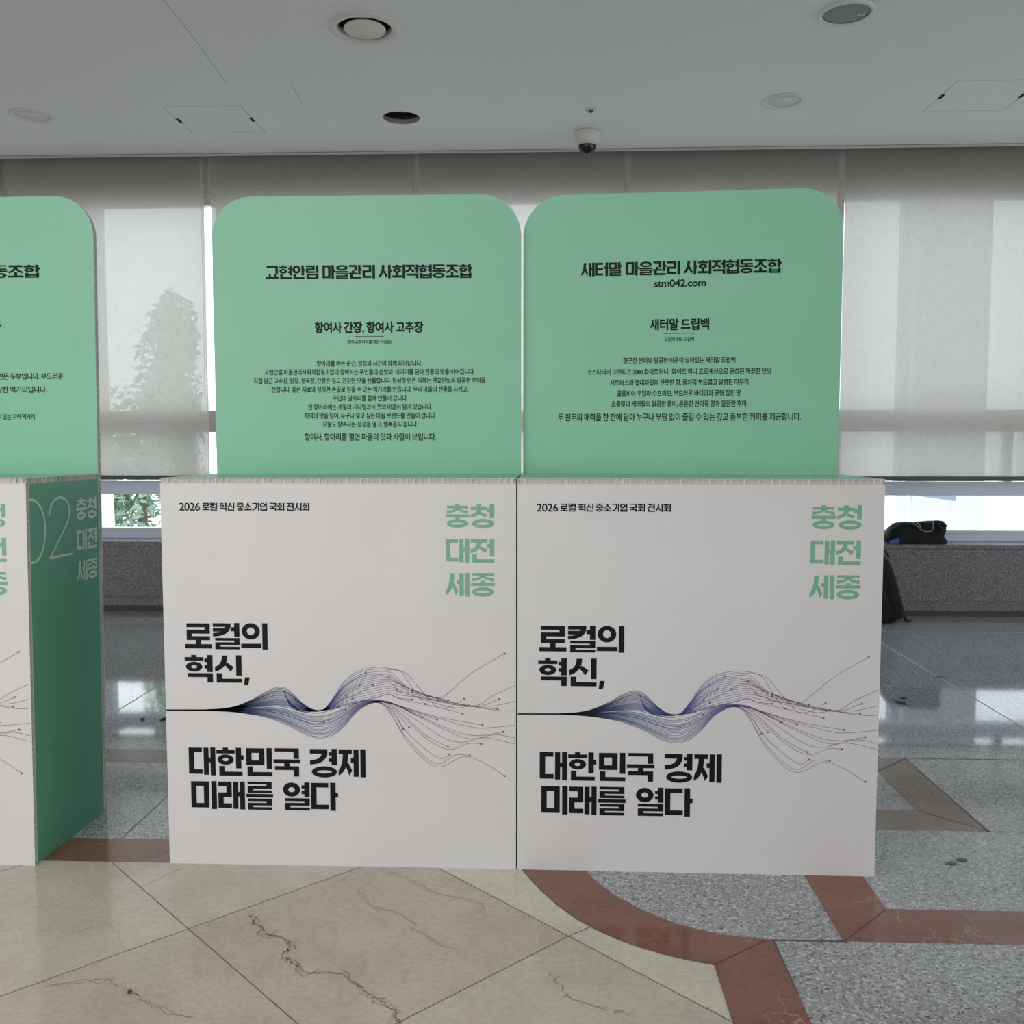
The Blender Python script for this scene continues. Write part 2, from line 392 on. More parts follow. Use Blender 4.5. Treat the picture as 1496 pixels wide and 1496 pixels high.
            if fin:
                ys = yt if t != 'ㄴ' else 0.655
                s.cons(t, 0.08 if t != 'ㅇ' else 0.06, ys, 1.0 if vw not in 'ㅏ' else 0.95, 1.02 if t == 'ㅇ' else 1.0, 'H', min(h, 0.145))
        elif vw in 'ㅗㅛㅜㅡ':
            if not fin:
                hb = h; yb = (0.83 if vw != 'ㅜ' else 0.58); yl = 0.66 if vw in 'ㅗㅛ' else (0.5 if vw == 'ㅜ' else 0.7)
                s.R(0, yb - (0.02 if vw in 'ㅗㅛ' else 0), 1, yb + hb - 0.02)
                if vw == 'ㅗ': s.R(0.5 - v / 2, yl - 0.1, 0.5 + v / 2, yb)
                elif vw == 'ㅛ':
                    for xc in (0.3, 0.7): s.R(xc - v * 0.42, yl - 0.02, xc + v * 0.42, yb)
                elif vw == 'ㅜ': s.R(0.5 - v / 2, yb, 0.5 + v / 2, 1.0)
                if vw == 'ㅛ': s.cons(l, 0.06, 0.02, 0.94, 0.66, 'H')
                else: s.cons(l, 0.06, 0.02, 0.94, yl, 'H')
            else:
                hb = 0.13
                if t == 'ㄹ' : yl, yb, ys, hb = 0.40, 0.435, 0.6, 0.125
                elif vw == 'ㅜ': yl, yb, ys = 0.37, 0.395, 0.635
                else: yl, yb, ys = 0.36, 0.415, 0.60
                if l in 'ㅊㅎ' : yl += 0.035; yb += 0.04
                s.R(0, yb, 1, yb + hb)
                if vw == 'ㅗ': s.R(0.5 - v / 2, yb - 0.09, 0.5 + v / 2, yb + 0.02)
                if vw == 'ㅜ': s.R(0.5 - v / 2, yb, 0.5 + v / 2, ys + 0.03)
                s.cons(l, 0.05, 0.0, 0.95, yl if vw == 'ㅜ' or l != 'ㅇ' or vw == 'ㅡ' else yl, 'H', 0.12)
                s.cons(t, 0.05, ys, 0.95, 1.0, 'H', 0.14)
        else:  # ㅘ ㅚ ㅢ
            xb = 1 - v - (0.08 if vw == 'ㅘ' else 0); yv = 1.0 if not fin else 0.72
            s.R(xb, 0, xb + v, yv)
            if vw == 'ㅘ': s.R(xb, 0.36 * yv, 1, 0.36 * yv + h)
            xl = xb - 0.06; k2 = yv if fin else 1.0
            yl = 0.62 * k2 if vw == 'ㅢ' else 0.6 * k2
            yb = 0.78 * k2; hb = h if not fin else 0.12
            s.R(0, yb, xl + 0.02, yb + hb)
            if vw in 'ㅘㅚ': xc = xl * 0.5; s.R(xc - v / 2, yl - 0.03, xc + v / 2, yb + 0.02)
            s.cons(l, 0.03, 0.0, xl - 0.03, yl, 'H' if l != 'ㄱ' else 'H', min(h, 0.15 if fin else h))
            if fin: s.cons(t, 0.1, 0.68, 0.97, 1.0, 'H', 0.14)
        return s.out
    def line(s, text, gap=0.055, space=0.36):
        x = 0; polys = []
        for ch in text:
            if ch == ' ': x += space - gap; continue
            if ch == ',':
                polys.append([(x + 0.06, 0.80), (x + 0.24, 0.80), (x + 0.17, 1.09), (x + 0.02, 1.09)]); x += 0.24; continue
            polys += [[(x + a, b) for a, b in p] for p in s.syll(ch)]; x += 1 + gap
        return polys, x - gap

def heavy(mb, text, x0, x1, zb, zt, m, y=-0.0007, v=0.20, h=0.165, skip_w=None, **kw):
    polys, wd = Hangul(v, h).line(text, **kw)
    if skip_w: wd = skip_w
    for k, p in enumerate(polys):
        mb.add([(x0 + a / wd * (x1 - x0), y - k * 2.5e-6, zt - b * (zt - zb)) for a, b in p], [list(range(len(p)))], m)

def glyph_mesh(text, off):
    cu = bpy.data.curves.new('lettering', 'FONT'); cu.body = text; cu.size = 1.0; cu.offset = off
    cu.resolution_u = 3; cu.space_character = 0.93; cu.space_word = 0.86
    o = bpy.data.objects.new('lettering', cu); COL.objects.link(o)
    dg = bpy.context.evaluated_depsgraph_get(); dg.update()
    me = bpy.data.meshes.new_from_object(o.evaluated_get(dg))
    vs = [tuple(q.co) for q in me.vertices]; fs = [tuple(p.vertices) for p in me.polygons]
    bpy.data.objects.remove(o); bpy.data.curves.remove(cu); bpy.data.meshes.remove(me)
    return vs, fs
def regular(mb, text, x0, x1, zc, hh, m, y=-0.0007, off=0.0, strike=0.012, latin=False):
    vs, fs = glyph_mesh(text, off)
    xs = [q[0] for q in vs]; ys = [q[1] for q in vs]
    lo, hi = min(xs), max(xs)
    a = (x1 - x0) / (hi - lo)
    y0, y1 = (min(ys), max(ys)) if latin else (-0.09, 0.80)
    b = hh / (y1 - y0); st = strike
    offs = [(0, 0), (st, 0), (-st, 0), (0, st), (0, -st)] if strike else [(0, 0)]
    for k, (dx, dy) in enumerate(offs):
        mb.add([(x0 + (q[0] - lo + dx) * a, y - k * 0.00001, zc + (q[1] - (y0 + y1) / 2 + dy) * b) for q in vs], fs, m)

# ------------------------------------------------------------------ setting: floor
Z1, Z2, Z3 = 0.0004, 0.0008, 0.0011
fl = MB()
fl.box((-9, -8, -0.12), (9, 6.85, 0), M['granite'])
def flat(pts, m, z): fl.poly([(x, y, z) for x, y in pts], m)
def strip(pts, wd, m, z):
    vs, fs = ribbon2(pts, wd); fl.add([(x, y, z) for x, y in vs], fs, m)
def clip_poly(poly, a, b, c):   # keep a*x+b*y<=c
    out = []
    for i, p in enumerate(poly):
        q = poly[(i + 1) % len(poly)]; fp = a * p[0] + b * p[1] - c; fq = a * q[0] + b * q[1] - c
        if fp <= 0: out.append(p)
        if fp * fq < 0:
            t = fp / (fp - fq); out.append((p[0] + t * (q[0] - p[0]), p[1] + t * (q[1] - p[1])))
    return out
arc_o = [(-0.072, 2.652), (-0.045, 2.585), (-0.012, 2.515), (0.03, 2.437), (0.078, 2.366), (0.125, 2.315), (0.176, 2.270), (0.225, 2.236), (0.28, 2.205), (0.335, 2.182), (0.392, 2.163)]
arc_i = [(0.112, 2.652), (0.132, 2.60), (0.158, 2.548), (0.195, 2.49), (0.238, 2.438), (0.285, 2.392), (0.335, 2.352), (0.385, 2.326), (0.44, 2.305), (0.49, 2.294), (0.548, 2.284)]
beige = [(-9, 2.652)] + arc_o + [(0.392, -8), (-9, -8)]
flat(beige, M['marble_pale'], Z1)
P = 0.9585
def diag_tile(s0, s1, d0, d1, m, z):   # s = x+y, d = y-x
    q = list(beige)
    for a, b, c in ((-1, -1, -s0), (1, 1, s1), (1, -1, -d0), (-1, 1, d1)):
        q = clip_poly(q, a, b, c)
        if len(q) < 3: return
    flat(q, m, z)
tint = ['marble', 'marble_warm', 'marble']
for i in range(-7, 1):
    for j in range(-6, 10):
        s1 = 2.335 - P * (-i); d0 = 2.225 + P * j
        k = {(0, 0): 'marble_warm', (-1, 0): 'marble_warm', (-1, 1): 'marble', (0, 1): 'marble'}.get((i, j), tint[(i * 7 + j * 3) % 3])
        diag_tile(s1 - P, s1, d0, d0 + P, M[k], Z2)
def inside_beige_strip(p, q, wd=0.0026):
    strip([p, q], wd, M['joint'], Z3)
inside_beige_strip((-0.313, 2.648), (0.392, 1.943)); inside_beige_strip((0.392 - 0.0, 1.943), (0.392, 1.943))
for i in range(-6, 0):
    s = 2.335 + P * i
    inside_beige_strip((s - 2.65, 2.65), (min(0.392, s + 5), s - min(0.392, s + 5)))
for j in range(-3, 7):
    d = 2.225 + P * j
    xe = min((2.335 - d) / 2, 2.65 - d)
    inside_beige_strip((xe, xe + d), (-4.5, d - 4.5) if d > 0 else (xe - 4, xe - 4 + d))
inside_beige_strip((0.059, 2.284), (0.112, 2.328))
# prominent dark veins in the marble
def vein(keys, wd, strands=2, jit=0.012):
    rnd = random.Random(int(keys[0][0] * 1000) + len(keys))
    for s_ in range(strands):
        pts = []
        for i in range(len(keys) - 1):
            a, b = keys[i], keys[i + 1]; n = max(3, int(math.hypot(b[0] - a[0], b[1] - a[1]) / 0.011))
            for k in range(n):
                t_ = k / n; pts.append((a[0] + (b[0] - a[0]) * t_ + rnd.gauss(0, jit * (0.6 + s_ * 0.5)), a[1] + (b[1] - a[1]) * t_ + rnd.gauss(0, jit * (0.6 + s_ * 0.5))))
        run = []
        for p in pts:
            run.append(p)
            if rnd.random() < 0.10:
                if len(run) > 2: strip(run, [wd * rnd.uniform(0.3, 1.2) for _ in run], M['vein'], Z3)
                run = []
        if len(run) > 2: strip(run, [wd * rnd.uniform(0.3, 1.2) for _ in run], M['vein'], Z3)
vein([(-0.775, 2.36), (-0.71, 2.27), (-0.63, 2.23), (-0.62, 2.15), (-0.56, 2.10), (-0.47, 2.09), (-0.40, 2.02), (-0.33, 1.96), (-0.30, 1.87)], 0.0030, 3, 0.007)
vein([(-0.52, 2.50), (-0.47, 2.42), (-0.37, 2.37), (-0.33, 2.30), (-0.25, 2.22), (-0.20, 2.19)], 0.0016, 2, 0.008)
vein([(-0.45, 2.62), (-0.36, 2.55), (-0.30, 2.49), (-0.17, 2.44), (-0.15, 2.36)], 0.0016, 2, 0.008)
vein([(-1.12, 2.02), (-1.0, 2.05), (-0.9, 1.98), (-0.82, 1.93), (-0.72, 1.90)], 0.0018, 2, 0.008)
vein([(-1.22, 2.22), (-1.12, 2.30), (-1.06, 2.24), (-1.02, 2.17)], 0.0012, 1, 0.006)
vein([(-1.05, 2.62), (-1.10, 2.53), (-1.14, 2.45)], 0.0014, 1, 0.006)
vein([(0.0, 2.12), (0.05, 2.02), (0.12, 1.98), (0.2, 1.96)], 0.0016, 2, 0.007)
# red and brown inlays in the granite
strip([(-9, 2.734), (0.05, 2.734)], 0.165, M['red'], Z1)
for i in range(len(arc_o) - 1): flat([arc_o[i], arc_o[i + 1], arc_i[i + 1], arc_i[i]], M['red'], Z1)
flat([(-0.072, 2.652), (0.112, 2.652), (0.10, 2.816), (-0.08, 2.816)], M['red'], Z1)
flat([(0.392, 2.163), (0.548, 2.284), (0.561, 2.28), (0.561, -8), (0.392, -8)], M['red'], Z1)
strip([(0.392, 2.163), (0.548, 2.284)], 0.004, M['joint'], Z3)
strip(arc_o, 0.003, M['joint'], Z3); strip([(0.392, 2.163), (0.392, -8)], 0.004, M['joint_pale'], Z3)
flat([(0.731, 2.95), (0.731, 2.2815), (0.896, 2.451), (0.896, 2.95)], M['red'], Z1)
flat([(0.731, 2.2815), (9, 2.2815), (9, 2.451), (0.896, 2.451)], M['red'], Z1)
strip([(0.731, 2.2815), (0.896, 2.451)], 0.0035, M['joint'], Z3)
strip([(0.55, 2.2815), (0.74, 2.2815)], 0.006, M['joint'], Z2); strip([(0.561, 2.283), (0.561, 2.05)], 0.003, M['joint'], Z3)
flat([(-9, 3.518), (1.236, 3.518), (1.396, 3.672), (-9, 3.672)], M['brown'], Z1)
flat([(1.236, 3.518), (1.236, 3.143), (1.401, 2.971), (1.396, 3.672)], M['brown'], Z1)
flat([(0.2, 2.971), (1.401, 2.971), (1.236, 3.143), (0.2, 3.143)], M['brown'], Z1)
strip([(1.236, 3.518), (1.396, 3.672)], 0.006, M['joint'], Z2); strip([(1.236, 3.143), (1.401, 2.971)], 0.004, M['joint'], Z2)
strip([(1.396, 3.672), (9, 3.672)], 0.006, M['joint'], Z1); strip([(1.396, 2.971), (1.396, 3.67)], 0.005, M['joint'], Z2)
strip([(1.40, 2.971), (9, 2.971)], 0.003, M['joint'], Z1)
strip([(2.06, 3.68), (2.06, 6.1)], 0.008, M['joint_pale'], Z1); strip([(-1.975, 3.68), (-1.975, 6.1)], 0.008, M['joint_pale'], Z1)
strip([(1.30, 3.67), (1.30, 6.1)], 0.006, M['joint'], Z1); strip([(-1.32, 2.82), (-1.32, 3.518)], 0.004, M['joint'], Z1)
strip([(-9, 6.22), (9, 6.22)], 0.008, M['joint_pale'], Z1)
for (x, y, r) in ((1.181, 2.733, 0.017), (1.222, 2.758, 0.017), (0.235, 2.555, 0.006), (1.62, 3.30, 0.008), (1.35, 3.3, 0.006), (2.07, 5.0, 0.02)):
    fl.poly([(x + r * math.cos(a * 0.52) * (1 + 0.2 * math.sin(a * 2.1)), y + r * 0.8 * math.sin(a * 0.52), Z3) for a in range(12)], M['stain'])
tag(fl.build('floor'), 'polished stone floor of beige marble tiles, red bands and grey granite', 'floor', kind='structure')

# ------------------------------------------------------------------ setting: ceiling with real openings
CZ = 3.28
def ceiling_mesh():
    cu = bpy.data.curves.new('ceiling', 'CURVE'); cu.dimensions = '2D'; cu.fill_mode = 'BOTH'; cu.extrude = 0.012; cu.resolution_u = 4
    def loop(pts):
        s = cu.splines.new('POLY'); s.points.add(len(pts) - 1); s.use_cyclic_u = True
        for p, q in zip(s.points, pts): p.co = (q[0], q[1], 0, 1)
    loop([(-9, -8), (9, -8), (9, 6.76), (-9, 6.80)])
    for (cx_, cy_, r) in ((-0.928, 6.112, 0.117), (-0.91, 4.815, 0.155), (-3.237, 5.98, 0.105), (1.411, 5.905, 0.105)):
        loop([(cx_ + r * math.cos(k * math.pi / 32), cy_ + r * math.sin(k * math.pi / 32)) for k in range(64)])
    for (x0, x1, y0, y1) in ((-2.36, -1.87, 5.86, 6.355), (2.317, 2.806, 5.62, 6.118)):
        loop([(x0, y0), (x1, y0), (x1, y1), (x0, y1)])
    o = bpy.data.objects.new('c', cu); COL.objects.link(o)
    dg = bpy.context.evaluated_depsgraph_get(); dg.update()
    me = bpy.data.meshes.new_from_object(o.evaluated_get(dg)); bpy.data.objects.remove(o)
    me.materials.clear(); me.materials.append(M['ceil']); me.name = 'ceiling'; return me
ceil = link('ceiling', ceiling_mesh(), None, (0, 0, CZ + 0.012))
tag(ceil, 'grey-white painted plasterboard ceiling over the lobby', 'ceiling', kind='structure')
sl = MB()   # slab above the suspended ceiling and the pocket the blinds hang from
sl.box((-9, -8, CZ + 0.32), (9, 7.3, CZ + 0.42), M['gap'])
tag(sl.build('trim_2'), 'dark slab hidden above the suspended ceiling', 'slab', kind='structure')
cr = MB()
def crk(pts, wd): 
    vs, fs = ribbon2(pts, wd); cr.add([(x, y, CZ - 0.0004) for x, y in vs], fs, M['crack'])
crk([(-1.784, 4.3), (-1.79, 4.60), (-1.80, 4.9), (-1.84, 5.52)], 0.0035); crk([(-1.476, 5.56), (-1.491, 5.92)], 0.003)
cr.build('crack', ceil, loc=(0, 0, -CZ - 0.012))

tr = MB()
tr.add([(-9, 6.838, CZ - 0.001), (9, 6.793, CZ - 0.001), (9, 6.823, CZ - 0.001), (-9, 6.868, CZ - 0.001),
        (-9, 6.838, CZ + 0.008), (9, 6.793, CZ + 0.008), (9, 6.823, CZ + 0.008), (-9, 6.868, CZ + 0.008)],
       [(3, 2, 1, 0), (4, 5, 6, 7), (0, 1, 5, 4), (1, 2, 6, 5), (2, 3, 7, 6), (3, 0, 4, 7)], M['alu_white'])
tag(tr.build('trim_1'), 'thin white metal edge trim where the ceiling meets the blinds', 'trim', kind='structure')

# ------------------------------------------------------------------ setting: walls
for nm, x0, x1, s in (('wall_left', -9.15, -9, 'left'), ('wall_right', 9, 9.15, 'right')):
    mb = MB().box((x0, -8, 0), (x1, 7.3, 3.6), M['wall'])
    tag(mb.build(nm), 'plain painted side wall of the lobby on the ' + s, 'wall', kind='structure')
mb = MB().box((-9, -4.75, 0), (9, -4.6, 3.6), M['wall'])  # unseen wall added to block rear sky light and bounce the rest
tag(mb.build('wall_front'), 'plain lobby wall behind the camera', 'wall', kind='structure')
WY = 6.79
wb = MB()
wb.box((-9, WY + 0.006, 0.042), (9, 7.22, 0.105), M['ledge'])
wb.box((-9, WY, 0.108), (9, 7.22, 0.483), M['ledge'])
wb.box((-9, WY - 0.006, 0.486), (9, 7.22, 0.515), M['ledge'])
wb.box((-9, WY + 0.03, 0.0), (9, 7.2, 0.49), M['gap']); wb.box((-9, WY + 0.004, 0.0), (9, 7.2, 0.04), M['gap'])
tag(wb.build('wall_back'), 'low dark grey granite ledge wall under the windows', 'wall', kind='structure')
up = MB()
up.box((-9, 7.02, 3.06), (9, 7.2, 3.6), M['wall'])
up.box((-9, 7.02, 0.515), (-5.478, 7.2, 3.06), M['wall']); up.box((5.1, 7.02, 0.515), (9, 7.2, 3.06), M['wall'])
tag(up.build('wall_upper'), 'pale wall and lintel around the row of windows', 'wall', kind='structure')

EDGE = [-5.478, -3.968, -2.468, -0.952, 0.563, 2.069, 3.585, 5.1]
for i in range(7):
    a, b = EDGE[i], EDGE[i + 1]
    root = empty('window_%d' % (i + 1), ((a + b) / 2, 7.04, 0.515))
    side = ['far left bay', 'second bay from the left', 'bay left of centre', 'bay behind the left stand', 'bay behind the right stand', 'bay right of the stands', 'far right bay'][i]
    tag(root, 'tall aluminium window in the ' + side + ' behind its roller blind', 'window', kind='structure')
    O = (-(a + b) / 2, -7.04, -0.515)
    f = MB(); x0, x1 = a + 0.012, b + 0.012
    A, W = M['alu'], M['alu_white']
    f.box((x0 - 0.0, 7.05, 0.515), (x0 + 0.05, 7.13, 3.06), W)                 # mullion
    f.box((x0, 7.04, 0.515), (x1, 7.13, 0.578), A); f.box((x0, 7.03, 0.578), (x1, 7.13, 0.594), W)      # sill
    f.box((x0, 7.045, 0.85), (x1, 7.128, 0.92), A); f.box((x0, 7.035, 0.92), (x1, 7.13, 0.938), A); f.box((x0, 7.025, 0.938), (x1, 7.13, 0.953), W)
    f.box((x0, 7.053, 1.316), (x1, 7.12, 1.475), W)                             # transom
    f.box((x0, 7.054, 2.985), (x1, 7.131, 3.075), W)
    xs = x0 + 1.25
    f.box((x0 + 0.05, 7.06, 0.953), (x0 + 0.075, 7.12, 1.316), W); f.box((xs, 7.057, 0.953), (xs + 0.06, 7.12, 1.316), W)
    f.build('frame', root, loc=O)
    g = MB()
    for z0, z1 in ((0.594, 0.85), (0.953, 1.316), (1.475, 2.985)): g.box((x0 + 0.05, 7.095, z0), (x1, 7.099, z1), M['glass'])
    g.build('pane', root, loc=O)
    h = MB(); hx = x0 + 0.62
    h.box((hx - 0.09, 7.035, 0.955), (hx + 0.09, 7.06, 0.972), A); h.box((hx - 0.03, 7.02, 0.972), (hx + 0.0, 7.045, 1.01), A); h.box((hx - 0.03, 7.02, 1.0), (hx + 0.16, 7.035, 1.02), A)
    bevel(h.build('handle', root, loc=O), 0.004)

BL = ['cut by the left edge of the photo', 'beside the left green board', 'behind the middle green board, left half', 'showing between the two round-cornered green boards',
      'behind the rightmost green board', 'right of the boards, above the black bag', 'beyond the right edge']
for i in range(7):
    a, b = EDGE[i] + 0.025, EDGE[i + 1] - 0.025
    root = empty('roller_blind', ((a + b) / 2, 6.92, 0.97))
    tag(root, 'beige linen roller blind pulled down, ' + BL[i], 'blind', 'roller blinds along the windows')
    wd = (b - a) / 2; f = MB(); n = 14
    vs = []; fs = []
    for k in range(n + 1):
        z = 0.02 + (3.52 - 0.99) * k / n; bow = 0.004 * math.sin(k * 1.3 + i)
        vs += [(-wd, bow, z), (wd, -bow, z)]
        if k: fs.append((2 * k - 2, 2 * k - 1, 2 * k + 1, 2 * k))
    f.add(vs, fs, M['blind']); f.build('fabric', root)
    r = MB().box((-wd, -0.012, -0.004), (wd, 0.012, 0.024), M['rail']); bevel(r.build('bottom_bar', root), 0.004)
    t_ = MB().tube([(-wd + 0.0, 0.035, 2.53), (wd, 0.035, 2.53)], 0.03, M['plastic'], 16); t_.build('roller_tube', root)
    if i in (1, 5):
        c = MB(); cx_ = wd - 0.02 if i == 1 else wd - 0.02
        c.tube([(cx_, -0.015, 2.5), (cx_ + 0.003, -0.016, 1.2), (cx_ - 0.006, -0.016, 0.2), (cx_ - 0.01, -0.018, 0.06), (cx_ + 0.01, -0.018, 0.04), (cx_ + 0.02, -0.018, 0.2), (cx_ + 0.014, -0.016, 1.2), (cx_ + 0.012, -0.015, 2.5)], 0.0012, M['plastic'], 6)
        c.build('pull_cord', root)

# ------------------------------------------------------------------ outside
g = MB().box((-40, 7.3, -0.7), (40, 60, -0.55), M['paving'])
tag(g.build('outdoor_ground'), 'pale paved ground outside the windows', 'ground', kind='structure')
bd = empty('building', (10.5, 17, -0.55)); tag(bd, 'pale building seen through the right-hand window', 'building')
b = MB().box((-7.0, 0, 0), (10, 4, 9), M['facade']); b.build('facade', bd)
rr = empty('ramp_railing', (3.4, 8.3, -0.55)); tag(rr, 'sloping blue-grey ramp railing low outside the right-hand window', 'railing')
b = MB(); b.add([(x - 3.4, y - 8.3, z + 0.55) for x, y, z in ((2.74, 8.3, 0.875), (3.52, 8.3, 0.785), (3.52, 8.3, 0.735), (2.74, 8.3, 0.845), (2.74, 8.36, 0.875), (3.52, 8.36, 0.785), (3.52, 8.36, 0.735), (2.74, 8.36, 0.845))],
      [(0, 3, 2, 1), (7, 4, 5, 6), (0, 1, 5, 4), (2, 3, 7, 6), (0, 4, 7, 3), (1, 2, 6, 5)], M['band']); b.build('handrail', rr)
for k, (x, z) in enumerate(((2.78, 0.855), (3.15, 0.80), (3.49, 0.75))):
    MB().tube([(x - 3.4, 0.03, 0.0), (x - 3.4, 0.03, z + 0.55)], 0.012, M['facade'], 8).build('post', rr)
for (nm, x0, x1, y, lab) in (('column', 3.36, 4.03, 8.9, 'broad grey stone column outside the right-hand window'), ('column', 3.13, 3.21, 8.6, 'slim grey pipe column beside the broad stone column outside'),
                        ('column', -4.9, -4.22, 8.9, 'grey stone column outside the window at the left edge')):
    c = MB().box((x0, y, 0.88), (x1, y + 0.14, 6), M['column']); o = bevel(c.build(nm), 0.01)
    bevel(MB().box((x0 - 0.01, y - 0.01, -0.55), (x1 + 0.01, y + 0.15, 0.88), M['facade']).build('plinth', o), 0.01)
    tag(o, lab, 'column')
def tree(name, loc, crown, n, label, seed):
    rnd = random.Random(seed); root = empty(name, loc); tag(root, label, 'tree', 'trees outside the windows')
    t_ = MB(); H = crown[0][2]
    t_.tube([(0, 0, 0), (0.02, 0, H * 0.4), (0, 0.03, H * 0.8), (0.05, 0, H * 1.2)], [0.09, 0.075, 0.055, 0.03], M['bark'], 10)
    for k in range(9):
        a = rnd.uniform(0, 6.28); z = H * rnd.uniform(0.5, 1.05); l = rnd.uniform(0.5, 1.0)
        t_.tube([(0, 0, z), (math.cos(a) * l * 0.5, math.sin(a) * l * 0.5, z + 0.2), (math.cos(a) * l, math.sin(a) * l, z + 0.45)], [0.03, 0.02, 0.008], M['bark'], 6)
    t_.build('trunk', root, True)
    f = MB()
    for k in range(n):
        cx_, cy_, cz_, rx, rz = rnd.choice(crown)
        while True:
            p = Vector((rnd.uniform(-1, 1), rnd.uniform(-1, 1), rnd.uniform(-1, 1)))
            if p.length < 1: break
        c = Vector((cx_ + p.x * rx, cy_ + p.y * rx, cz_ + p.z * rz)); s_ = rnd.uniform(0.05, 0.095)
        d = Vector((rnd.gauss(0, 1), rnd.gauss(0, 1), rnd.gauss(-0.3, 0.7))).normalized(); e = d.orthogonal().normalized()
        e = Matrix.Rotation(rnd.uniform(0, 6.28), 3, d) @ e; q = d.cross(e) * 0.15 * s_
        f.add([c - d * s_, c + e * s_ * 0.36 + q, c + d * s_, c - e * s_ * 0.36 + q], [(0, 1, 2, 3)], M['leaf'])
    f.build('foliage', root)
tree('tree', (-5.5, 12.6, -0.55), [(0.0, 0, 1.5, 0.84, 1.1), (0.45, 0, 1.9, 0.42, 1.0), (-0.3, 0, 1.2, 0.55, 0.9), (-0.6, 0, 0.95, 0.45, 0.6), (0.42, 0, 2.6, 0.44, 1.0), (0.52, 0, 3.2, 0.32, 0.65), (0.15, 0.3, 2.0, 0.6, 0.8)], 5400, 'leafy green tree seen under the blind left of the middle stand', 3)
tree('tree', (-9.2, 14.4, -0.55), [(0, 0, 1.5, 1.2, 1.1), (0.7, 0, 2.2, 0.9, 0.9), (1.4, 0, 1.2, 0.9, 0.8)], 1500, 'green tree behind the dark column outside, far left', 5)

# ------------------------------------------------------------------ display stands of honeycomb board
BW, BD, BH, TH = 1.012, 0.405, 1.126, 0.0155
def rounded(w_, h_, r, seg=14):
    pts = [(0, 0), (w_, 0)]
    pts += [(w_ - r + r * math.cos(a), h_ - r + r * math.sin(a)) for a in [math.pi / 2 * k / seg for k in range(seg + 1)]]
    pts += [(r + r * math.cos(a), h_ - r + r * math.sin(a)) for a in [math.pi / 2 + math.pi / 2 * k / seg for k in range(seg + 1)]]
    return pts
def sandwich(outline, t, front, back, pitch=0.0195, rec=0.004, lin=0.0011, seed=0):
    """liners + recessed honeycomb core with ribs. outline in (a,b), thickness along c from 0..t (front at c=0).
       returns (liner MB, core MB) with coordinates (a, c, b)"""
    rnd = random.Random(seed)
    n = len(outline); L = MB()
    for c0, c1, m_ in ((0, lin, front), (t - lin, t, back)):
        vs = [(a, c0, b) for a, b in outline] + [(a, c1, b) for a, b in outline]
        L.add(vs, [list(range(n))], front if c0 == 0 else M['paper']); L.add(vs, [list(range(2 * n - 1, n - 1, -1))], back if c0 > 0 else M['paper'])
        L.add(vs, [(i, i + n, (i + 1) % n + n, (i + 1) % n) for i in range(n)], M['paper'])
    Cc = MB(); cx_ = sum(p[0] for p in outline) / n; cy_ = sum(p[1] for p in outline) / n
    segs = []
    for i in range(n):
        p, q = outline[i], outline[(i + 1) % n]; d = math.hypot(q[0] - p[0], q[1] - p[1])
        if d < 1e-6: continue
        ux, uy = (q[0] - p[0]) / d, (q[1] - p[1]) / d; nx, ny = -uy, ux    # inward (ccw)
        segs.append((p, q, d, ux, uy, nx, ny))
        Cc.add([(p[0] + nx * rec, lin, p[1] + ny * rec), (q[0] + nx * rec, lin, q[1] + ny * rec), (q[0] + nx * rec, t - lin, q[1] + ny * rec), (p[0] + nx * rec, t - lin, p[1] + ny * rec)], [(0, 1, 2, 3)], M['paper_in'])
    nxt = 0.006; acc = 0
    for (p, q, d, ux, uy, nx, ny) in segs:
        while nxt < acc + d:
            s_ = nxt - acc; hw = 0.0008; a0 = (p[0] + ux * s_, p[1] + uy * s_)
            lean = rnd.uniform(-0.0035, 0.0035); curl = rnd.uniform(-0.002, 0.002)
            pr = []
            for k, (dep, off) in enumerate(((0.0003, 0.0), (rec * 0.5, curl), (rec, lean))):
                for sg in (-1, 1):
                    for c in (lin, t - lin):
                        o_ = off + sg * hw * (1 if k < 2 else 2.2)
                        pr.append((a0[0] + nx * dep + ux * o_, c, a0[1] + ny * dep + uy * o_))
            Cc.add(pr, [(0, 1, 3, 2), (0, 4, 5, 1), (4, 8, 9, 5), (2, 3, 7, 6), (6, 7, 11, 10)], M['paper'])
            nxt += pitch * rnd.uniform(0.9, 1.1)
        acc += d
    return L, Cc
def xform(mb, fn): mb.v = [fn(*p) for p in mb.v]; return mb

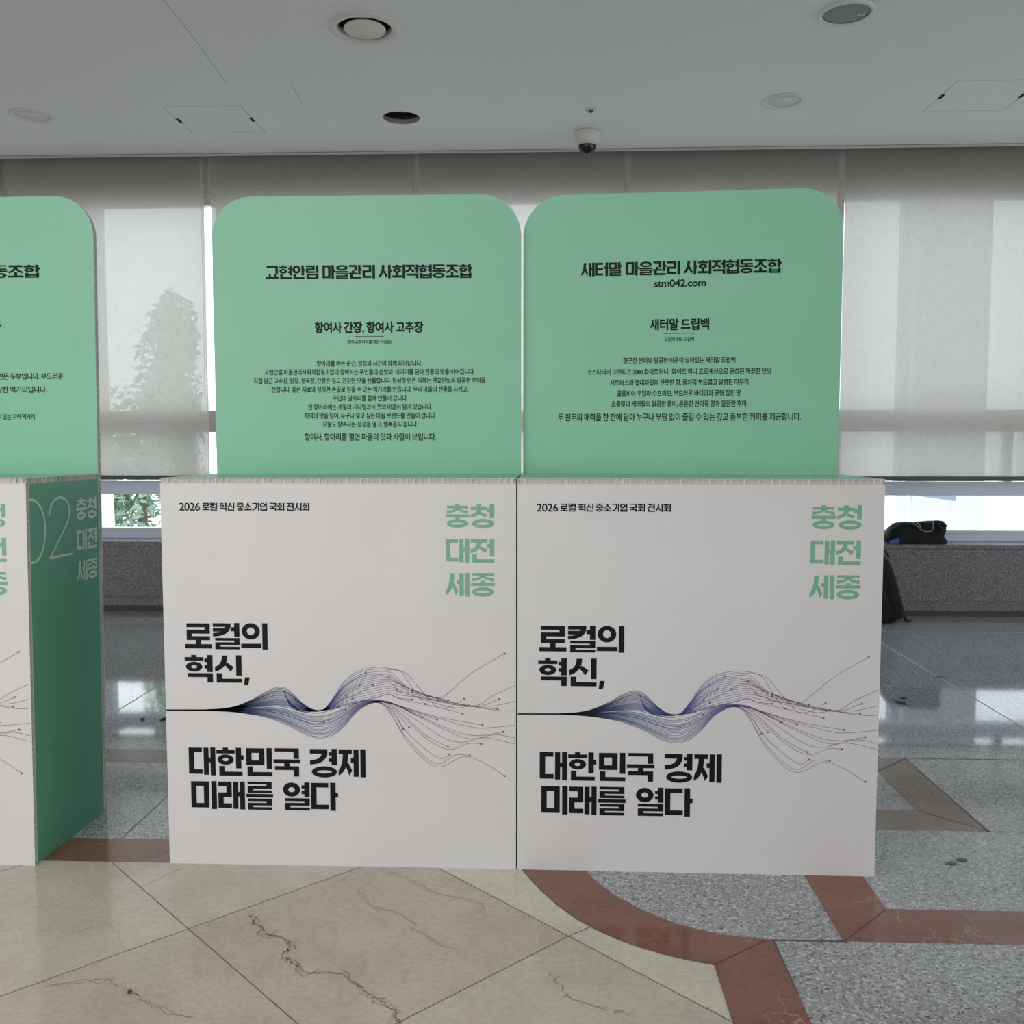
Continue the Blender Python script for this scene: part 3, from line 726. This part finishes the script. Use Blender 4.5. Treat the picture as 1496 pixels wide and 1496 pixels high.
def A2(x, y):   # artwork grid of the printed wave -> panel metres
    return (0.0013 + (x - 243) * 0.001978, 0.4622 - (y - 1037) * 0.0020 + (x - 500) * 0.000021)
def wave_mesh():
    st = [243, 300, 340, 370, 390, 405, 418, 430, 445, 460, 475, 490, 505, 525, 550, 570]
    K = {0.0: [1037, 1036.5, 1033, 1022, 1011, 1004.5, 1005, 1014, 1028, 1036.5, 1036, 1018, 996, 981, 975.5, 976.5],
         0.5: [1037, 1037, 1036, 1033, 1031, 1030, 1031, 1034, 1038, 1039.5, 1038, 1035, 1031, 1026, 1020, 1015],
         0.56: [1037, 1037, 1036.3, 1034.6, 1033.5, 1034, 1036, 1039, 1043, 1046, 1045, 1041, 1034, 1025, 1023, 1025],
         1.0: [1037, 1038, 1040, 1044, 1048, 1053, 1058, 1064, 1072, 1077.5, 1078, 1073, 1060, 1038, 1026.5, 1030]}
    ks = sorted(K)
    def left(t_, xmax):
        for a, b in zip(ks, ks[1:]):
            if a <= t_ <= b: break
        u = (t_ - a) / (b - a)
        return [(x, K[a][i] * (1 - u) + K[b][i] * u) for i, x in enumerate(st) if x <= xmax]
    right_up = [  # t, points
        (0.00, [(595, 984), (612, 1003), (630, 1023), (641, 1033.7), (658, 1032.5), (679, 1021)], 1),
        (0.03, [(588, 982), (604, 1005), (618, 1024), (623, 1028.5)], 1),
        (0.07, [(580, 988), (597, 1004), (625, 1016), (641, 1020.5)], 1),
        (0.10, [(570.4, 990)], 1),
        (0.12, [(580, 992), (597, 1004), (612, 1012), (625, 1017), (641, 1019), (652, 1016), (690, 984), (737.5, 955.8)], 1),
        (0.15, [(580, 994), (597, 1005), (630, 1017), (656, 1023)], 1),
        (0.18, [(580, 996), (604, 1008)], 1),
        (0.21, [(580, 997), (604, 1011.5)], 1),
        (0.24, [(580, 998), (600, 1006), (640, 1020), (670, 1028), (697, 1031), (720, 1017), (752, 1002)], 0),
        (0.27, [(582, 1007)], 1),
        (0.30, [(585, 1003), (610, 1013), (650, 1024), (685.6, 1030.5)], 1),
        (0.34, [(585, 1007), (620, 1018), (660, 1028), (690, 1032), (727.5, 1035.6)], 1),
        (0.38, [(585, 1010), (620, 1020), (670, 1030), (700, 1032), (729.7, 1021.5)], 1),
        (0.42, [(590, 1012), (620, 1022), (665, 1034), (690, 1031), (720, 1031.5), (752, 1024.5)], 0),
        (0.46, [(590, 1016), (640, 1023), (690, 1032), (730, 1038), (752, 1037.8)], 0),
        (0.49, [(580, 1019), (604, 1022)], 1),
        (0.50, [(590, 1022), (640, 1033), (676.8, 1042.5)], 1)]
    right_dn = [
        (0.56, [(584, 1030.5), (640, 1047), (705.7, 1059)], 1), (0.60, [(584, 1031), (640, 1049), (690, 1062), (713, 1063), (752, 1059.3)], 0),
        (0.64, [(584, 1031), (612, 1042), (639.7, 1051.3)], 1), (0.68, [(582, 1030), (618, 1047.8)], 1), (0.71, [(582, 1031), (612, 1045)], 0),
        (0.74, [(584, 1031.5), (657, 1065), (697, 1074.5), (735.6, 1069)], 1), (0.77, [(584, 1032), (643, 1062), (687, 1079), (724, 1073), (752, 1078)], 0),
        (0.80, [(580, 1032), (610, 1052), (650, 1078), (677, 1084), (709, 1077.5), (752, 1086.5)], 0),
        (0.83, [(575, 1031), (622, 1073), (655.5, 1091)], 1), (0.86, [(575, 1033), (622, 1077), (656, 1094.5), (685, 1086), (703.5, 1086.7)], 1),
        (0.89, [(575, 1036), (599.3, 1062.6)], 1), (0.91, [(574, 1037), (590.4, 1065.4)], 1),
        (0.94, [(568, 1033), (600, 1074), (641, 1107), (657.7, 1102)], 1), (0.97, [(568, 1036), (597, 1080), (637, 1115.5), (665, 1103), (687, 1103.4)], 1),
        (1.00, [(570, 1038), (597, 1084), (638, 1120), (677, 1105.5), (705, 1113), (737.5, 1133.3)], 1)]
    mb = MB(); ink = M['wave']
    def draw(pts, end, wd=0.0011):
        q = spline([A2(*p) for p in pts], 7)
        vs, fs = ribbon2(q, wd); mb.add([(x, -0.0007, z) for x, z in vs], fs, ink)
        if end: disc(q[-1])
    def disc(c, r=0.0031): mb.poly([(c[0] + r * math.cos(k * 0.628), -0.0008, c[1] + r * math.sin(k * 0.628)) for k in range(10)], ink)
    for t_, pts, e in right_up + right_dn:
        xm = min(570, pts[0][0] - 8); draw(left(t_, xm) + pts, e)
    for t_, x, y in ((0.10, 536.6, 982.8), (0.30, 527.8, 1001), (0.36, 547, 1000.7), (0.40, 508, 1017), (0.44, 517, 1020.6), (0.52, 496.5, 1033.4), (0.72, 475, 1054.7), (0.66, 507, 1037.5), (0.60, 540, 1023)):
        draw(left(t_, x - 14) + [(x, y)], True)
    for k in range(1, 40):
        if k % 2: draw(left(k / 40, [460, 475, 490, 505, 525][k % 5]), False, 0.0007)
    # fold seen behind the first crest
    for k in range(7):
        u = k / 6
        draw([(416 + 2 * u, 1007 + 3 * u), (421 + u * 1.5, 1019 + 5 * u), (432 - u * 6, 1032 - u * 1), (446 - 4 * u, 1039.5), (462, 1039)], False, 0.0009)
    draw([(243, 1037.3), (300, 1037.3), (350, 1037)], False, 0.0042)
    return mb.mesh('wave_graphic')

MESH = {}
MESH['wave'] = wave_mesh()
ink = M['ink']; IG = M['ink_green']
mb = MB(); heavy(mb, '로컬의', 0.0617, 0.3010, 0.6354, 0.7119, ink); heavy(mb, '혁신,', 0.0604, 0.2430, 0.5383, 0.6182, ink)
MESH['slogan_a'] = mb.mesh('slogan_text')
mb = MB(); heavy(mb, '대한민국 경제', 0.0637, 0.5788, 0.2649, 0.3477, ink); heavy(mb, '미래를 열다', 0.0653, 0.4981, 0.1649, 0.2481, ink)
MESH['slogan_b'] = mb.mesh('slogan_text')
for key, s_, x0, x1, z0, z1 in (('region_a', '충청', 0.8135, 0.9505, 0.9875, 1.0541), ('region_b', '대전', 0.8130, 0.9504, 0.8886, 0.9565), ('region_c', '세종', 0.8125, 0.9522, 0.7922, 0.8595)):
    mb = MB(); heavy(mb, s_, x0, x1, z0, z1, IG, v=0.19, h=0.155); MESH[key] = mb.mesh('region_text')
mb = MB()
regular(mb, '2026', 0.0542, 0.1135, 1.0449, 0.0215, ink, strike=0.016, latin=True)
heavy(mb, '로컬 혁신 중소기업 국회 전시회', 0.1205, 0.4271, 1.0342, 1.0565, ink, v=0.18, h=0.145, gap=0.09, space=0.33)
MESH['header'] = mb.mesh('header_text')

L_, C_ = sandwich([(0, 0), (BW, 0), (BW, BH - TH), (0, BH - TH)], TH, M['white'], M['paper'], seed=1)
MESH['front'] = L_.mesh('front_panel'); MESH['front_core'] = C_.mesh('honeycomb_edge')
L_, C_ = sandwich([(0, 0), (BW, 0), (BW, BD - 0.001), (0, BD - 0.001)], TH, M['green'], M['paper'], seed=2)
for q in (L_, C_): xform(q, lambda a, c, b: (a, b, BH - c))
MESH['top'] = L_.mesh('top_panel'); MESH['top_core'] = C_.mesh('honeycomb_edge')
sd = BD - TH - 0.002
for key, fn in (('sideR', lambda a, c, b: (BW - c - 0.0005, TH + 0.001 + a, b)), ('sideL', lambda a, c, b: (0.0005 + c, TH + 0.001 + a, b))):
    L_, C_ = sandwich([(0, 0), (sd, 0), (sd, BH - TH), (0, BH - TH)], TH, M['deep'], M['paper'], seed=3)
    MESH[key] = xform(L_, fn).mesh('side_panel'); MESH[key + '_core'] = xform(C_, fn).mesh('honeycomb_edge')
KW, KH = 0.992, 2.011
L_, C_ = sandwich(rounded(KW, KH, 0.128), 0.02, M['green'], M['paper'], seed=4)
MESH['back'] = L_.mesh('back_panel'); MESH['back_core'] = C_.mesh('honeycomb_edge')

def stand(loc, rz, label, back_x, back_y, back_rz, texts, side_text=None, rack=0.0):
    root = empty('display_stand', loc, rz); tag(root, label, 'display stand', 'mint and white honeycomb display stands')
    def part(name, key, par): return link(name, MESH[key], par)
    fp = part('front_panel', 'front', root); part('honeycomb_edge', 'front_core', fp)
    part('header_text', 'header', fp); [part('region_text', k, fp) for k in ('region_a', 'region_b', 'region_c')]; [part('slogan_text', k, fp) for k in ('slogan_a', 'slogan_b')]; part('wave_graphic', 'wave', fp)
    tp = part('top_panel', 'top', root); part('honeycomb_edge', 'top_core', tp)
    for k in ('sideL', 'sideR'):
        sp_ = part('side_panel', k, root); part('honeycomb_edge', k + '_core', sp_)
        if k == 'sideR' and side_text:
            link('number_text', side_text[0], sp_); [link('region_text', q, sp_) for q in side_text[1]]
    bp = part('back_panel', 'back', root); bp.location = (back_x, back_y, 0); bp.rotation_euler = (0, 0, back_rz); part('honeycomb_edge', 'back_core', bp)
    if rack:    # cardboard box racked slightly sideways
        for ch in root.children: ch.matrix_parent_inverse = Matrix(((1, 0, rack, 0), (0, 1, 0, 0), (0, 0, 1, 0), (0, 0, 0, 1)))
    groups = {}
    for (nm, text, x0, x1, zc, hh, style) in texts:
        mb = groups.setdefault((nm, zc if side_text and nm == 'description_text' else 0), MB())
        if style == 'heavy': heavy(mb, text, x0, x1, zc - hh / 2, zc + hh / 2, M['ink_soft'], v=0.20, h=0.155, gap=0.03, space=0.30)
        elif style == 'rule': mb.poly([(x0, -0.0007, zc - 0.0008), (x1, -0.0007, zc - 0.0008), (x1, -0.0007, zc + 0.0008), (x0, -0.0007, zc + 0.0008)], M['ink_soft'])
        elif style == 'latin': regular(mb, text, x0, x1, zc, hh, M['ink_soft'], strike=0.022, latin=True)
        elif style == 'bold': regular(mb, text, x0, x1, zc, hh, M['ink_soft'], strike=0.036)
        elif style == 'fine': regular(mb, text, x0, x1, zc, hh, M['ink_soft'], strike=0.012)
        else: regular(mb, text, x0, x1, zc, hh, M['ink_soft'], strike=0.017)
    for (nm, _), mb in groups.items(): mb.build(nm, bp)
    return root
T, N, D = 'title_text', 'product_text', 'description_text'
CL = [(T, '교현안림 마을관리 사회적협동조합', 0.1731, 0.836, 1.7721, 0.0431, 'heavy'),
      (N, '항여사 간장, 항여사 고추장', 0.3289, 0.6782, 1.5958, 0.0337, 'bold'), (N, '', 0.4571, 0.5518, 1.5675, 0, 'rule'),
      (N, '항여사(항아리를 여는 사람들)', 0.4334, 0.5764, 1.5501, 0.0131, 'fine'),
      (D, '항아리를 여는 순간, 정성과 시간이 함께 피어납니다.', 0.3332, 0.6745, 1.4815, 0.0188, ''),
      (D, '교현안림 마을관리사회적협동조합의 항여사는 주민들의 손맛과  이야기를 담아 전통의 맛을 이어갑니다.', 0.1625, 0.8432, 1.4539, 0.0188, ''),
      (D, '직접 담근 고추장, 된장, 청국장, 간장은 깊고 건강한 맛을 선물합니다. 정성껏 만든 식혜는 옛교안날의 달콤한 추억을', 0.1268, 0.8785, 1.4264, 0.0188, ''),
      (D, '전합니다. 좋은 재료와 정직한 손길로 믿을 수 있는 먹거리를 만듭니다. 우리 마을의 전통을 지키고,', 0.1847, 0.8223, 1.3983, 0.0189, ''),
      (D, '주민의 일자리를 함께 만들어 갑니다.', 0.3842, 0.6264, 1.3702, 0.0189, ''),
      (D, '한 항아리에는 계절의 기다림과 이웃의 마음이 담겨 있습니다.', 0.3032, 0.7055, 1.3423, 0.0189, ''),
      (D, '지역의 맛을 넘어, 누구나 찾고 싶은 마을 브랜드를 만들어 갑니다.', 0.2907, 0.7179, 1.314, 0.0189, ''),
      (D, '오늘도 항여사는 정성을 열고, 행복을 나눕니다.', 0.35, 0.6592, 1.2862, 0.019, ''),
      (D, '항여사, 항아리를 열면 마을의 맛과 사람이 보입니다.', 0.2903, 0.7182, 1.2456, 0.0234, '')]
CR = [(T, '새터말 마을관리 사회적협동조합', 0.1856, 0.8069, 1.7763, 0.0430, 'heavy'), (T, 'stm042.com', 0.4161, 0.5765, 1.729, 0.0225, 'latin'),
      (N, '새터말 드립백', 0.4039, 0.5875, 1.5997, 0.0342, 'bold'), (N, '', 0.4472, 0.5439, 1.5723, 0, 'rule'), (N, '드립백세트, 드립백', 0.4495, 0.542, 1.5539, 0.0129, 'fine'),
      (D, '향긋한 산미와 달콤한 여운이 살아있는 새터말 드립백', 0.3198, 0.6709, 1.4871, 0.0193, ''),
      (D, '코스타리카 오르티즈 2000 화이트허니,  화이트 허니 프로세싱으로 완성된 깨끗한 단맛', 0.2057, 0.783, 1.452, 0.0194, ''),
      (D, '시트러스와 열대과일의 산뜻한 향, 꿀처럼 부드럽고 달콤한 마무리', 0.279, 0.7122, 1.418, 0.0194, ''),
      (D, '콜롬비아 우일라 수프리모, 부드러운 바디감과 균형 잡힌 맛', 0.3013, 0.6899, 1.3835, 0.0194, ''),
      (D, '초콜릿과 캐러멜의 달콤한 풍미, 은은한 견과류 향과 깔끔한 후미', 0.2837, 0.7063, 1.3502, 0.0195, ''),
      (D, '두 원두의 매력을 한 잔에 담아 누구나 부담 없이 즐길 수 있는 깊고 풍부한 커피를 제공합니다.', 0.1129, 0.8757, 1.3084, 0.0238, '')]
LL = [(T, '협동조합', 0.5970, 0.8133, 1.776, 0.0409, 'heavy'), (N, '두부', 0.6067, 0.6787, 1.6081, 0.0331, 'bold'),
      (D, '만든 두부입니다. 부드러운', 0.6651, 0.8835, 1.4411, 0.0200, ''), (D, '건강한 먹거리입니다.', 0.6394, 0.8274, 1.3986, 0.0200, ''), (D, '수 있는 지역 먹거리', 0.6589, 0.7841, 1.3108, 0.0179, '')]
# lettering on the side of the left stand: thin 02 cut by the front edge and the three region names
mb = MB(); X = BW + 0.0002
zero = [(0.0170, 1.0645), (0.0365, 1.0622), (0.0593, 1.0512), (0.0771, 1.0322), (0.0898, 1.0056), (0.0936, 0.9743), (0.0898, 0.9462), (0.0802, 0.9187), (0.0633, 0.8949), (0.0411, 0.8850), (0.0170, 0.8835)]
two = [(0.1145, 1.0083), (0.1234, 1.0317), (0.1397, 1.0515), (0.1682, 1.0617), (0.1913, 1.0605), (0.2142, 1.0498), (0.2278, 1.0301), (0.2272, 1.0058), (0.2123, 0.98), (0.1704, 0.9383), (0.1175, 0.8865)]
for path in (spline(zero, 6), spline(two, 6), [(0.1130, 0.8855), (0.2408, 0.8850)]):
    vs, fs = ribbon2(path, 0.0068); mb.add([(X, a, b) for a, b in vs], fs, M['ink_pale'])
num_me = mb.mesh('number_text')
side_me = []
for s_, z0, z1 in (('충청', 0.9862, 1.0535), ('대전', 0.889, 0.9538), ('세종', 0.791, 0.8558)):
    mb = MB(); heavy(mb, s_, 0.2685, 0.3930, z0, z1, M['ink_pale'], v=0.19, h=0.155)
    side_me.append(xform(mb, lambda a, c, b: (X - c - 0.0006, a, b)).mesh('region_text'))

stand((-1.1, 2.65, 0), 0, 'middle white and mint green stand whose board title begins with 교현안림', 0.022, BD, 0, CL)
stand((-0.084, 2.649, 0), R(-0.5), 'right-hand white and mint green stand with the web address on its board', 0.001, BD + 0.03, R(-3.7), CR)
stand((-2.4965, 2.647, 0), R(-1.6), 'left stand cut by the photo edge, dark green side lettered 02', 0.0215, BD, 0, LL, (num_me, side_me), 0.012)

# ------------------------------------------------------------------ ceiling fittings
t_ = empty('air_diffuser', (-0.91, 4.815, CZ)); tag(t_, 'round off-white ceiling air valve with a central disc and dark slot', 'air vent')
MB().lathe([(0.135, 0.03), (0.13, 0.0), (0.14, -0.012), (0.165, -0.012), (0.18, -0.004), (0.182, 0.0), (0.155, 0.012)], M['plastic']).build('outer_ring', t_, True)
MB().lathe([(0.0, -0.018), (0.094, -0.017), (0.103, -0.012), (0.104, -0.006), (0.094, 0.004), (0.0, 0.006)], M['plastic']).build('centre_disc', t_, True)
MB().lathe([(0.135, 0.0), (0.13, 0.12), (0.0, 0.12)], M['dark'], 48).build('duct', t_, True)
MB().box((-0.006, -0.13, 0.01), (0.006, 0.13, 0.02), M['gap']).build('bridge', t_)

t_ = empty('ceiling_speaker', (1.42, 4.735, CZ)); tag(t_, 'round grey mesh ceiling loudspeaker at the top right', 'loudspeaker')
MB().lathe([(0.111, -0.006), (0.113, -0.012), (0.124, -0.011), (0.131, -0.004), (0.131, 0.0)], M['plastic_ceil']).build('ring', t_, True)
MB().lathe([(0.0, -0.009), (0.08, -0.008), (0.112, -0.004)], M['grille']).build('grille', t_, True)
bd_ = MB().lathe([(0.0, -0.002), (0.012, -0.002), (0.012, 0.0), (0.0, 0.0)], M['plastic_ceil'], 20)
bd_.box((-0.022, -0.0015, -0.002), (0.0, 0.006, 0.0), M['plastic_ceil']); bd_.lathe([(0.0, -0.0026), (0.005, -0.0026)], M['gap'], 16)
bd_.build('badge', t_, loc=(0.078, 0.012, -0.007))

for (x, y, lab) in ((-3.237, 5.98, 'round white disc light flush in the ceiling at far left'), (1.411, 5.905, 'round white disc light flush in the ceiling right of the camera dome')):
    t_ = empty('downlight', (x, y, CZ)); tag(t_, lab, 'ceiling light', 'unlit disc downlights')
    MB().lathe([(0.098, 0.01), (0.1, -0.004), (0.112, -0.006), (0.134, -0.003), (0.135, 0.0)], M['plastic_ceil']).build('ring', t_, True)
    MB().lathe([(0.0, -0.001), (0.097, 0.001), (0.099, 0.006)], M['plastic_ceil']).build('diffuser', t_, True)

t_ = empty('ceiling_opening', (-0.928, 6.112, CZ)); tag(t_, 'empty round light cut-out showing the dark void above the ceiling', 'opening')
MB().lathe([(0.117, 0.0), (0.117, 0.03)], M['plaster'], 64).build('cut_edge', t_, True)
b = MB().box((-0.25, -0.25, 0.028), (-0.118, 0.25, 0.03), M['plaster'])
b = MB(); b.box((-0.4, -0.03, 0.10), (0.4, 0.03, 0.13), M['plaster']); b.box((-0.2, 0.06, 0.06), (0.02, 0.1, 0.09), M['metal']); b.build('furring_channel', t_)
MB().tube([(-0.12, 0.0, 0.06), (-0.02, 0.05, 0.04), (0.02, 0.02, 0.07), (0.1, 0.08, 0.09)], 0.006, M['strap']).build('cable', t_, True)

t_ = empty('dome_camera', (0.256, 6.43, CZ)); tag(t_, 'off-white dome security camera hanging from the ceiling', 'security camera')
MB().lathe([(0.0, 0), (0.083, 0.0), (0.084, -0.01), (0.082, -0.055), (0.075, -0.075), (0.062, -0.085), (0.056, -0.086)], M['plastic']).build('housing', t_, True)
MB().lathe([(0.058, -0.08)] + [(0.057 * math.cos(a * math.pi / 20), -0.086 - 0.062 * math.sin(a * math.pi / 20)) for a in range(11)], M['black_gloss']).build('dome', t_, True)
MB().lathe([(0.0585, -0.089), (0.0595, -0.086), (0.056, -0.083)], M['metal']).build('dome_rim', t_, True)

t_ = empty('sprinkler_head', (0.26, 6.007, CZ)); tag(t_, 'tiny fire sprinkler in the ceiling above the camera dome', 'sprinkler')
MB().lathe([(0.010, 0.0), (0.034, 0.0), (0.036, -0.003), (0.014, -0.004)], M['plastic_ceil'], 32).build('escutcheon', t_, True)
MB().lathe([(0.0, -0.017), (0.012, -0.016), (0.015, -0.012), (0.016, -0.003), (0.016, 0.0)], M['gap'], 24).build('nozzle', t_, True)

for (x0, x1, y0, y1, lab) in ((-2.36, -1.87, 5.86, 6.355, 'square flush access hatch in the ceiling, left'), (2.317, 2.806, 5.62, 6.118, 'square flush access hatch in the ceiling, cut by the right edge')):
    t_ = empty('access_hatch', ((x0 + x1) / 2, (y0 + y1) / 2, CZ)); tag(t_, lab, 'ceiling hatch', 'flush ceiling access hatches')
    hx, hy = (x1 - x0) / 2, (y1 - y0) / 2
    MB().box((-hx + 0.005, -hy + 0.007, 0.0), (hx - 0.005, hy - 0.007, 0.012), M['ceil']).build('cover', t_)
    MB().box((-hx - 0.02, -hy - 0.02, 0.026), (hx + 0.02, hy + 0.02, 0.03), M['gap']).build('backing', t_)
    for sx_ in (-1, 1):
        MB().box((sx_ * (hx - 0.010) - 0.010, -0.035, -0.0015), (sx_ * (hx - 0.010) + 0.010, 0.035, 0.004), M['dark']).build('latch', t_)

# ------------------------------------------------------------------ bags by the window
def blob(outline, depth, y0, m, name, parent, flat_bottom, layers=9):
    """fabric volume: side silhouette (x,z) swelling to depth and closing round at front and back"""
    mb = MB(); n = len(outline); cx_ = sum(p[0] for p in outline) / n; cz_ = sum(p[1] for p in outline) / n
    rnd = random.Random(n)
    for k in range(layers):
        a = math.pi * k / (layers - 1); s_ = 0.25 + 0.75 * math.sin(a) ** 0.55; yy = y0 - math.cos(a) * depth
        for i, (x, z) in enumerate(outline):
            zz = flat_bottom + (z - flat_bottom) * s_ + (rnd.uniform(-1, 1) * 0.004 if z > flat_bottom + 0.01 else 0)
            mb.v.append((cx_ + (x - cx_) * (0.6 + 0.4 * s_) + rnd.uniform(-1, 1) * 0.003, yy, zz))
    k0 = mb.slot(m)
    for k in range(layers - 1):
        for i in range(n): mb.f.append([k * n + i, k * n + (i + 1) % n, (k + 1) * n + (i + 1) % n, (k + 1) * n + i]); mb.mi.append(k0)
    mb.f.append(list(range(n))[::-1]); mb.mi.append(k0); mb.f.append([(layers - 1) * n + i for i in range(n)]); mb.mi.append(k0)
    o = mb.build(name, parent, True); s = o.modifiers.new('subsurf', 'SUBSURF'); s.levels = 1; s.render_levels = 2
    return o
BX, BY, BZ = 2.415, 6.87, 0.515
t_ = empty('black_bag', (BX + 0.22, BY, BZ)); tag(t_, 'slumped black nylon bag lying on the granite window ledge', 'bag')
def Q(px, py): return ((px - 170) / 6.234 * 0.004965 - 0.22, (697 - py) / 6.234 * 0.004965)
body = [Q(*p) for p in [(185, 697), (172, 650), (178, 600), (210, 555), (262, 502), (300, 508), (345, 498), (400, 503), (480, 494), (560, 489), (610, 492), (640, 482), (690, 492), (706, 520), (703, 570), (682, 600), (700, 640), (722, 668), (724, 697), (600, 697), (450, 697), (300, 697)]]
blob(body, 0.085, 0, M['cloth'], 'body', t_, 0.0)
def Qs(pts, y): return spline([(Q(a, b)[0], y, Q(a, b)[1]) for a, b in pts], 6)
MB().tube(Qs([(380, 500), (420, 530), (450, 560), (500, 580), (550, 570), (560, 530), (556, 490)], -0.088), 0.0035, M['piping'], 6).build('strap', t_, True)
MB().tube(Qs([(420, 498), (440, 520), (452, 545)], -0.086), 0.004, M['piping'], 6).build('strap', t_, True)
MB().tube(Qs([(595, 490), (610, 530), (640, 560), (630, 590), (590, 590)], -0.086), 0.005, M['strap'], 6).build('strap', t_, True)
MB().tube([(-0.185, -0.045, 0.085), (-0.15, -0.05, 0.118), (-0.10, -0.045, 0.136), (-0.05, -0.055, 0.132), (0.0, -0.05, 0.142), (0.07, -0.06, 0.14), (0.12, -0.045, 0.148), (0.165, -0.05, 0.146), (0.195, -0.05, 0.125)], [0.010, 0.016, 0.02, 0.017, 0.021, 0.018, 0.022, 0.022, 0.012], M['cloth'], 12).build('rolled_top', t_, True)
li = MB(); li.add([(-0.215, -0.092, 0.026), (-0.145, -0.098, 0.05), (-0.15, -0.1, 0.006), (-0.21, -0.095, 0.004), (-0.2, -0.075, 0.02)], [(0, 1, 2, 3), (0, 4, 1)], M['blue']); li.build('lining', t_)

t_ = empty('black_backpack', (2.335, 6.62, 0)); tag(t_, 'black backpack standing on the floor behind the right-hand stand', 'bag')
def Q2(px, py): return ((px - 1300) * 0.00479 - 0.0, (905 - py) * 0.00479)
out2 = [(1262, 905), (1258, 880), (1262, 850), (1272, 822), (1285, 806), (1293, 812), (1300, 826), (1305, 840), (1308, 855), (1312, 870), (1315, 884), (1315, 890), (1309, 892), (1302, 898), (1298, 904), (1280, 905)]
def Q3(p): return ((p[0] - 1290) * 0.00479, (905 - p[1]) * 0.00479)
blob([Q3(p) for p in out2], 0.11, 0, M['cloth'], 'body', t_, 0.0)
pk = blob([(a * 0.55 - 0.05, b * 0.5 + 0.02) for a, b in [Q3(p) for p in out2]], 0.05, -0.1, M['cloth'], 'front_pocket', t_, 0.02)
MB().tube([(0.10, -0.03, 0.09), (0.125, -0.05, 0.06), (0.135, -0.06, 0.02), (0.15, -0.06, 0.008), (0.18, -0.06, 0.012)], [0.016, 0.014, 0.012, 0.012, 0.007], M['strap'], 8).build('strap', t_, True)
MB().tube([(-0.03, 0.0, 0.455), (0.0, 0.0, 0.49), (0.03, 0.0, 0.445)], 0.008, M['strap'], 8).build('carry_handle', t_, True)

# ------------------------------------------------------------------ litter on the floor
def scrap(name, x, y, r, m, label, cat, seed, group=None):
    rnd = random.Random(seed); n = 9; mb = MB()
    pts = [(r * rnd.uniform(0.5, 1.1) * math.cos(2 * math.pi * k / n), r * 0.55 * rnd.uniform(0.5, 1.1) * math.sin(2 * math.pi * k / n)) for k in range(n)]
    vs = [(a, b, 0.001 + rnd.uniform(0, 0.002)) for a, b in pts] + [(a * 0.8, b * 0.8, 0.004 + rnd.uniform(0, 0.006)) for a, b in pts]
    mb.add(vs, [list(range(n))[::-1], list(range(n, 2 * n))] + [(k, (k + 1) % n, n + (k + 1) % n, n + k) for k in range(n)], m)
    o = mb.build(name, None, False, (x, y, 0.0006)); o.rotation_euler = (0, 0, seed * 1.1); tag(o, label, cat, group)
scrap('crumb', -0.928, 1.999, 0.008, M['crumb'], 'small brown crumb on the beige marble in front of the stands', 'crumb', 1)
scrap('leaf_scrap', 1.675, 4.47, 0.035, M['litter'], 'dry dark leaf scrap on the shiny granite right of the stands', 'leaf', 2, 'dry leaf scraps')
scrap('leaf_scrap', 1.72, 4.56, 0.02, M['litter'], 'smaller leaf piece just behind the dry leaf on the right', 'leaf', 6, 'dry leaf scraps')
scrap('leaf_scrap', -1.797, 4.07, 0.013, M['litter'], 'small dark round leaf bit on the granite beside the left stand', 'leaf', 3, 'dry leaf scraps')
scrap('leaf_scrap', -1.70, 4.074, 0.026, M['litter'], 'curled twig-like leaf on the granite left of the middle stand', 'leaf', 4, 'dry leaf scraps')
scrap('paper_scrap', -1.461, 3.255, 0.010, M['scrap'], 'tiny white paper scrap on the granite between the left and middle stands', 'paper', 5)
